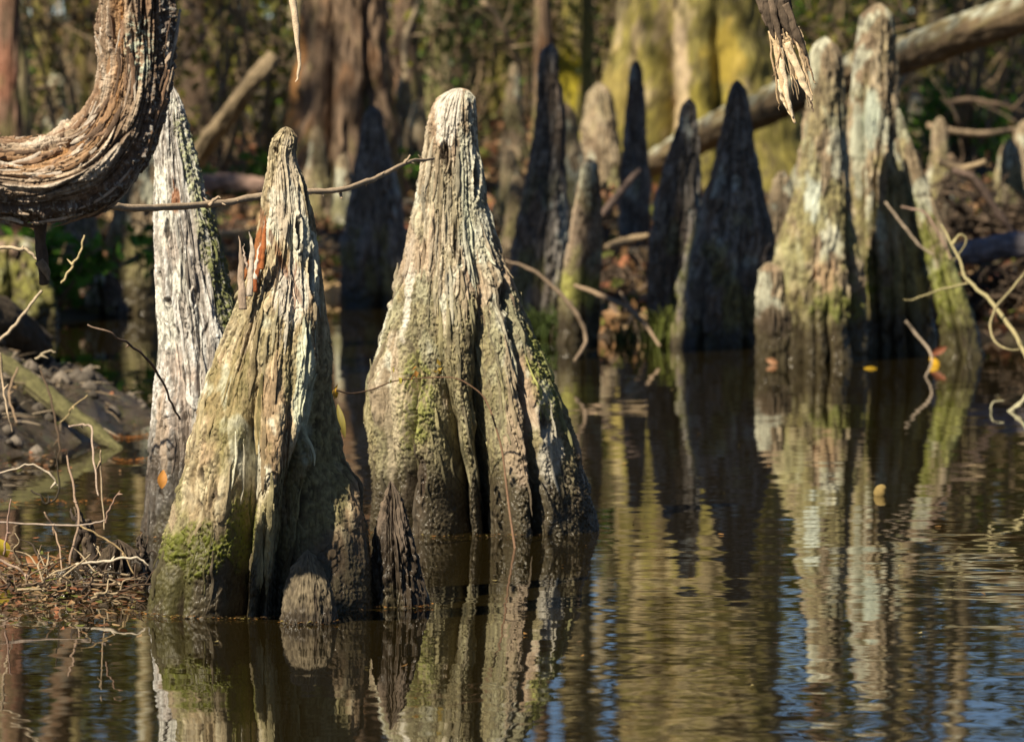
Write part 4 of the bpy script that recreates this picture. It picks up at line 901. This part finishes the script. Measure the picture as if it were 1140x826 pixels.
def bigleaf(name, p0, p1, w, D, col, label, side=1, parent=None, curve=.15):
    a, b = at(*p0, D), at(*p1, D - .01); n = 9; t = np.linspace(0, 1, n)[:, None]
    ax = b - a; L = np.linalg.norm(ax); s = np.cross(ax / L, np.array([0, -1, .0])); s /= np.linalg.norm(s)
    mid = a + ax * t + np.array([0, -1, 0]) * (np.sin(t * np.pi) * L * curve)
    ww = w / F * D * np.sin(np.clip(t, .02, .985) * np.pi) ** .8
    V = np.stack([mid - s * ww + np.array([0, -.25, 0]) * ww, mid - s * ww * .5, mid + np.array([0, .1, 0]) * ww, mid + s * ww * .5, mid + s * ww + np.array([0, -.25, 0]) * ww], 1)
    V2 = V + np.array([0, .0006, 0]); V = np.concatenate([V.reshape(-1, 3), V2.reshape(-1, 3)])
    i = np.arange(n - 1)[:, None] * 5; j = np.arange(4)[None]
    f = np.stack([i + j, i + j + 1, i + 6 + j, i + 5 + j], -1).reshape(-1, 4)
    mb = MB(); c_ = np.array(col) * (1 + .25 * pn(V[:, 0] * 300, V[:, 1] * 300, V[:, 2] * 300, 3))[:, None]
    mb.add(V, np.vstack([f, f[:, ::-1] + 5 * n]), c_)
    return mb.thing(name, M_DRY, label, 'leaf')
bigleaf('hanging_leaf', (376, 450), (384, 487), 4.5, 8.95, (.22, .18, .04), 'yellow-green leaf hanging beside the nearest large knee')
bigleaf('hanging_leaf', (366, 562 - 10), (360, 516), 5, 8.25, (.12, .10, .04), 'dull green leaf hanging in shade on the right flank of the nearest large knee')
bigleaf('fallen_leaf', (182, 523), (180, 544), 5.5, 9.3, (.45, .20, .04), 'small orange leaf stuck low on the white lichened knee')
bigleaf('fallen_leaf', (28, 620), (66, 640), 10, 8.9, (.30, .12, .04), 'curled rusty brown leaf in the left twig clump')
bigleaf('fallen_leaf', (1035, 398), (1046, 408), 4, 15.1, (.65, .38, .02), 'bright yellow leaf at the foot of the tallest right knee')
bigleaf('fallen_leaf', (962, 410), (980, 414), 4, 14.9, (.6, .38, .03), 'yellow leaf floating between the two tall right knees')
bigleaf('fallen_leaf', (853, 400), (866, 404), 3.5, 15.1, (.36, .18, .09), 'pinkish brown leaf floating at the foot of the mossy stub')
bigleaf('fallen_leaf', (1036, 395), (1054, 386), 4, 15.15, (.28, .10, .05), 'reddish leaf propped at the foot of the slanting green knee')
bigleaf('fallen_leaf', (8, 640 - 20), (0, 600), 8, 8.8, (.55, .42, .05), 'yellow leaf at the left edge of the twig clump')
# small bud in the water
mb = MB(); b = at(980, 552, H * F / (552 - HZ))
tube(mb, [b + np.array([0, 0, -.02]), b + np.array([0, 0, .004]), b + np.array([.003, 0, .016]), b + np.array([.004, 0, .021])], [.006, .012, .010, .004], 16, 16, col=(.24, .17, .06), seed=3)
mb.thing('floating_stub', M_TWIG, 'small tan wood knob sticking out of the open water at right', 'stub')
# twigs and vines
twig('arching_twig', [(97, 362, 8.8), (125, 372, 8.8), (150, 388, 8.85), (168, 405, 8.9), (180, 425, 9.0), (190, 448, 9.05), (200, 468, 9.1)], [1, 1.3, 1.5, 1.3, 1.2], 'thin dark twig arching across the left face of the white lichened knee', (.16, .11, .08), 2, 5)
twig('arching_twig', [(562, 290, 14.5), (590, 300, 14.5), (622, 326, 14.5), (642, 350, 14.5), (652, 378, 14.5), (640, 402, 14.4)], [1.4, 2, 2.6, 2.4, 1.6], 'brown twig arching down to the water right of the middle knee', (.26, .19, .13), 0, 6)
twig('fallen_twig', [(640, 318, 15.9), (680, 333, 15.8), (710, 352, 15.7), (735, 385, 15.5)], [2, 3, 2.4, 1.6], 'curved brown twig leaning over the grass tuft at the water edge', (.28, .2, .13), 0, 7, side=[[(690, 325, 15.9), (705, 345, 15.8), (722, 362, 15.7)]])
twig('pale_vine', [(1048, 250, 13.2), (1066, 285, 13), (1077, 312, 12.8), (1100, 332, 12.6), (1122, 360, 12.4), (1142, 395, 12.2), (1160, 450, 12)], [1.1, 1.7, 2.2, 2.4, 2.3, 2.3], 'stout pale vine curving down across the right edge', (.36, .31, .16), 2, 8,
     side=[[(1077, 315, 12.8), (1050, 322, 12.9), (1020, 332, 13), (1006, 334, 13)], [(1060, 272, 13), (1068, 262, 13), (1076, 268, 13), (1062, 290, 13)]])
twig('looping_vine', [(1150, 295, 12.5), (1128, 320, 12.5), (1108, 345, 12.4), (1103, 370, 12.3), (1115, 386, 12.2), (1135, 390, 12.2)], [1.3, 1.5, 1.5, 1.3, 1], 'thin pale vine making a loop at the right edge', (.33, .28, .15), 0, 9)
twig('fallen_twig', [(985, 225, 14.8), (1005, 250, 14.8), (1022, 272, 14.8), (1040, 285, 14.8)], [1.3, 1.6, 1.5, 1], 'thin straight twig across the dark hollow of the tallest right knee', (.42, .33, .24), 0, 10)
twig('fallen_twig', [(1003, 230, 14.7), (1030, 238, 14.7), (1046, 262, 14.7), (1060, 290, 14.7)], [1, 1.4, 1.4, 1], 'reddish thin twig beside the slanting green knee', (.38, .26, .2), 0, 11)
twig('fallen_twig', [(1008, 358, 14.6), (1020, 372, 14.6), (1038, 398, 14.55), (1030, 420, 14.5)], [1.5, 1.5, 1.4, 1], 'bent twig standing in water under the slanting green knee', (.34, .27, .2), 0, 12)
twig('lichened_twig', [(1150, 432, 13), (1132, 452, 13), (1118, 462, 13), (1108, 475, 12.9)], [2.2, 2.2, 1.6, 1], 'crusty pale twig with a curl over the water at the right edge', (.45, .42, .28), 8, 13, side=[[(1118, 462, 13), (1104, 460, 13), (1106, 448, 13), (1118, 446, 13)]])
for q, (p, lab) in enumerate([([(1060, 190, 18), (1085, 200, 18), (1110, 235, 18), (1130, 262, 18)], 'dark curved branch by the root mass at right'), ([(1045, 180, 18.2), (1070, 188, 18.2), (1098, 180, 18.2)], 'brown curved branch above the root mass at right'),
                              ([(670, 240, 18), (690, 215, 18.2), (712, 190, 18.4)], 'pale bent root stick left of the narrow dark knee'), ([(675, 275, 17.5), (700, 268, 17.6), (722, 262, 17.6)], 'short sunlit stick beside the brown root lump')]):
    twig('dead_branch', p, [4, 5, 3], lab, [(.13, .09, .07), (.34, .25, .15)][q % 2], 2, 14 + q, cat='branch', mat=M_FAR)
# left foreground: bare twigs
left = [([(-20, 392, 9.8), (8, 372, 9.8), (28, 348, 9.8), (46, 323, 9.8)], [2.4, 2.6, 2.2, 2], 'straight pale twig pointing up right at the left edge', (.50, .42, .34)),
        ([(-20, 278, 9.2), (8, 276, 9.2), (30, 280, 9.2), (42, 290, 9.2)], [2, 2.6, 2.4, 1.6], 'bent pale twig end below the bent branch at the left edge', (.55, .46, .36)),
        ([(93, 262, 9.6), (88, 284, 9.6), (78, 300, 9.6), (68, 316, 9.6)], [1.4, 1.6, 1.8, 1.4], 'crooked yellow twig hanging below the bent branch', (.50, .42, .26)),
        ([(0, 392, 9.6), (3, 430, 9.6), (8, 455, 9.5), (14, 480, 9.5)], [2, 1.6, 1.4, 1], 'thin pale twig hanging at the left edge above the mud', (.45, .36, .28)),
        ([(76, 475, 9.9), (95, 473, 9.9), (102, 478, 9.8), (104, 510, 9.7), (110, 552, 9.6)], [1.4, 1.4, 1.6, 1.4, 1], 'pinkish twig hooked over above the left water', (.48, .38, .34)),
        ([(-10, 528, 9.3), (20, 520, 9.3), (40, 517, 9.3), (58, 532, 9.3), (64, 540, 9.3)], [1.2, 1.3, 1.5, 1], 'pale forked twig over the water left of the white knee foot', (.55, .48, .42)),
        ([(45, 412, 10.4), (58, 450, 10.3), (66, 495, 10.2), (62, 520, 10.2)], [1.4, 1.6, 1.6, 1], 'dark upright twig before the mossy log', (.10, .07, .05)),
        ([(40, 400, 10.6), (52, 392, 10.6), (62, 391, 10.6)], [1.6, 1.6, 1.2], 'small arched twig above the mossy log', (.42, .36, .28)),
        ([(98, 440, 10.2), (82, 452, 10.2), (76, 462, 10.2), (68, 470, 10.2)], [1, 1.3, 1.3, 1], 'short brown sprig beside the lower end of the mossy log', (.35, .28, .17)),
        ([(74, 508, 8.9), (84, 550, 8.8), (86, 585, 8.7), (78, 620, 8.6), (74, 652, 8.6), (50, 672, 8.5)], [1.6, 1.9, 2, 1.8, 1.4], 'long brown stem rising from the left twig clump', (.30, .22, .18)),
        ([(-20, 580, 8.6), (40, 583, 8.6), (90, 585, 8.6), (118, 580, 8.6)], [1.4, 1.5, 1.5, 1], 'level pale twig across the left twig clump', (.42, .35, .33)),
        ([(84, 628, 8.4), (120, 624, 8.4), (148, 620, 8.4), (166, 630, 8.4)], [1.4, 2, 1.8, 1.2], 'whitish twig lying from the clump towards the nearest large knee', (.60, .54, .48)),
        ([(90, 585, 8.5), (110, 595, 8.5), (134, 612, 8.5), (150, 640, 8.5)], [1.4, 1.5, 1.4, 1], 'thin yellow-brown twig drooping over the clump', (.40, .30, .18)),
        ([(118, 582, 8.45), (122, 566, 8.45), (134, 546, 8.45)], [1.6, 1.5, .8], 'short forked shoot standing up from the clump', (.26, .18, .15)),
        ([(4, 618, 8.5), (8, 590, 8.5), (12, 556, 8.5)], [1.6, 1.6, 1], 'thin dark pink shoot upright at the left edge', (.34, .24, .22)),
        ([(-10, 618, 8.45), (20, 634, 8.45), (40, 648, 8.45)], [1.8, 2, 1.2], 'pinkish twig slanting down at the left edge', (.42, .32, .28)),
        ([(112, 500, 8.8), (112, 540, 8.8), (116, 590, 8.75)], [1.2, 1.3, 1], 'very thin tall shoot behind the left clump', (.34, .27, .2)),
        ([(34, 545, 9.1), (44, 552, 9.1), (52, 561, 9.1), (66, 545, 9.1), (62, 500, 9.1)], [1.2, 1.4, 1.4, 1.2], 'black wiry twig over the water at left', (.06, .05, .04)),
        ([(50, 570, 8.7), (64, 600, 8.7), (70, 640, 8.6)], [1.2, 1.4, 1.2], 'short leaning stem in the left clump', (.36, .26, .2)),
        ([(20, 410, 11.2), (10, 440, 11.1), (18, 470, 11)], [1.6, 1.8, 1.2], 'brown curved twig on the mud at left', (.3, .22, .16))]
for q, (p, rad, lab, c_) in enumerate(left):
    rad = [x * .8 for x in rad]; c_ = np.array(c_) * (.9, .86, .75)
    twig('bare_twig', p, rad, lab, c_, 1, 60 + q, jit=.0015, ns=6)
# root stubs of the clump
for (px, py0, py1, w, lean, D, lab) in [(158, 590, 648, 8, -2, 8.7, 'narrow black stub at the left foot of the nearest large knee'),
                                  (100, 560, 625, 12, -18, 8.75, 'slanted brown broken root in the left clump')]:
    mb = MB(); rr = np.random.RandomState(px)
    for s_ in range(7):
        o_ = rr.normal() * w * .45; t_ = py0 + abs(rr.normal()) * 14
        tube(mb, [at(px + o_ * 1.6, py1 + 8, D + rr.normal() * .03), at(px + o_, (py0 + py1) / 2, D), at(px + o_ * .7 + lean, t_, D)], [w * .36 / F * D, w * .28 / F * D, .8 / F * D], 16, 40, col=np.array([(.06, .045, .035), (.11, .08, .055)][s_ % 2]), seed=s_ + px, jit=.008)
    mb.thing('root_stub', M_BARK, lab, 'root stub')
for D_, p_, lab, sd in [(8.5, [(628, 74, 80), (636, 70, 88), (650, 62, 100), (668, 56, 112), (690, 50, 120)], 'jagged black root stub in the left clump of twigs', 91), (8.62, [(600, 128, 134), (612, 120, 146), (630, 112, 152), (650, 106, 158), (672, 104, 164)], 'dark split root stub between the clump and the nearest large knee', 92)]:
    tag(wood('root_stub', D_, p_, [([(640, (p_[0][1] + p_[0][2]) / 2, .3), (690, (p_[0][1] + p_[0][2]) / 2 - 6, .5)], .25)], .7, (240, 160), sd, dict(c0=(.05, .036, .026), c1=(.09, .065, .045), c2=(.07, .05, .03), moss=-.5, lichen=-.5, wet=.05), amp=3., ku=4, lump=.5), lab, 'root stub')
mb = MB(); rr = np.random.RandomState(44)
for q in range(85):
    px, py, D = rr.uniform(5, 158), rr.uniform(610, 682), rr.uniform(8.3, 8.85)
    p0 = at(px, py, D); p0[2] = abs(p0[2]) * .3; a = rr.uniform(-.4, np.pi + .4); L = rr.uniform(.02, .085)
    d = np.array([math.cos(a), rr.normal() * .4, abs(math.sin(a)) * .75]) * L
    tube(mb, [p0, p0 + d * .35 + rr.normal(size=3) * .006, p0 + d * .7 + rr.normal(size=3) * .008, p0 + d], [.0022, .0017, .0013, .0005], 6, 14, col=np.array([(.09, .06, .04), (.2, .14, .09), (.36, .28, .18), (.05, .035, .025)][rr.randint(4)]), jit=.003, seed=q + 1)
tag(mb.build('twig_debris', M_TWIG), 'tangle of short broken twigs and rootlets in the left clump', None, None, 'stuff')
# roots and bits on the mud bank
mb = MB(); rr = np.random.RandomState(9); n = 2200
X = rr.normal(-1.45, .3, n); Y = rr.uniform(11, 15, n); h = terrain(X, Y); ok = h > -.01
P = np.stack([X, Y, h + .005], -1)[ok]
for p in P[:640]:
    d = rr.normal(size=3) * np.array([.03, .03, .012]); tube(mb, [p - d, p + [0, 0, .008], p + d], [.001, .002, .001], 5, 6, col=np.array([(.2, .15, .1), (.08, .06, .045), (.35, .28, .2)][rr.randint(3)]))
for p in P[640:1500]:                                    # clods and pebbles of mud
    q_ = rr.uniform(.006, .022); tube(mb, [p - [q_, 0, q_ * .3], p + [0, 0, q_ * .3], p + [q_, rr.normal() * q_ * .5, -q_ * .3]], [q_ * .4, q_ * .9, q_ * .3], 6, 5, col=np.array((.12, .10, .08)) * rr.uniform(.4, 1.8), seed=3)
tag(mb.build('mud_debris', M_BARK), 'broken twigs and clods strewn over the left mud bank', None, None, 'stuff')

# ------------------------------------------------------------------ light, sky, camera
sc_ = bpy.context.scene
w = bpy.data.worlds.new('World'); sc_.world = w; w.use_nodes = True
bg = w.node_tree.nodes['Background']
sky = w.node_tree.nodes.new('ShaderNodeTexSky'); sky.sky_type = 'NISHITA'; sky.sun_disc = False
sky.sun_elevation = SUN_EL; sky.sun_rotation = math.atan2(sun_vec[0], sun_vec[1])
sky.air_density = .8; sky.dust_density = .0; sky.ozone_density = 6.0; sky.altitude = 0
w.node_tree.links.new(sky.outputs[0], bg.inputs[0]); bg.inputs[1].default_value = .05
sl = bpy.data.lights.new('sun', 'SUN'); sl.energy = 5.0; sl.angle = R(.53); sl.color = (1., .89, .69)
so = bpy.data.objects.new('sun', sl); C.objects.link(so)
so.rotation_euler = Vector(tuple(-sun_vec)).to_track_quat('-Z', 'Y').to_euler()
cd = bpy.data.cameras.new('camera'); co = bpy.data.objects.new('camera', cd); C.objects.link(co)
co.location = (0, 0, H); co.rotation_euler = (math.pi / 2 - PITCH, 0, 0)
cd.sensor_width = 36; cd.lens = F / 1140 * 36; cd.clip_end = 2000
cd.dof.use_dof = True; cd.dof.focus_distance = 8.45; cd.dof.aperture_fstop = 13
sc_.camera = co
sc_.view_settings.view_transform = 'Standard'; sc_.view_settings.look = 'None'; sc_.view_settings.gamma = 1
sc_.view_settings.use_curve_mapping = False; sc_.view_settings.exposure = .70
sc_.cycles.max_bounces = 6; sc_.cycles.diffuse_bounces = 2; sc_.cycles.glossy_bounces = 3; sc_.cycles.transmission_bounces = 2
sc_.cycles.use_denoising = True
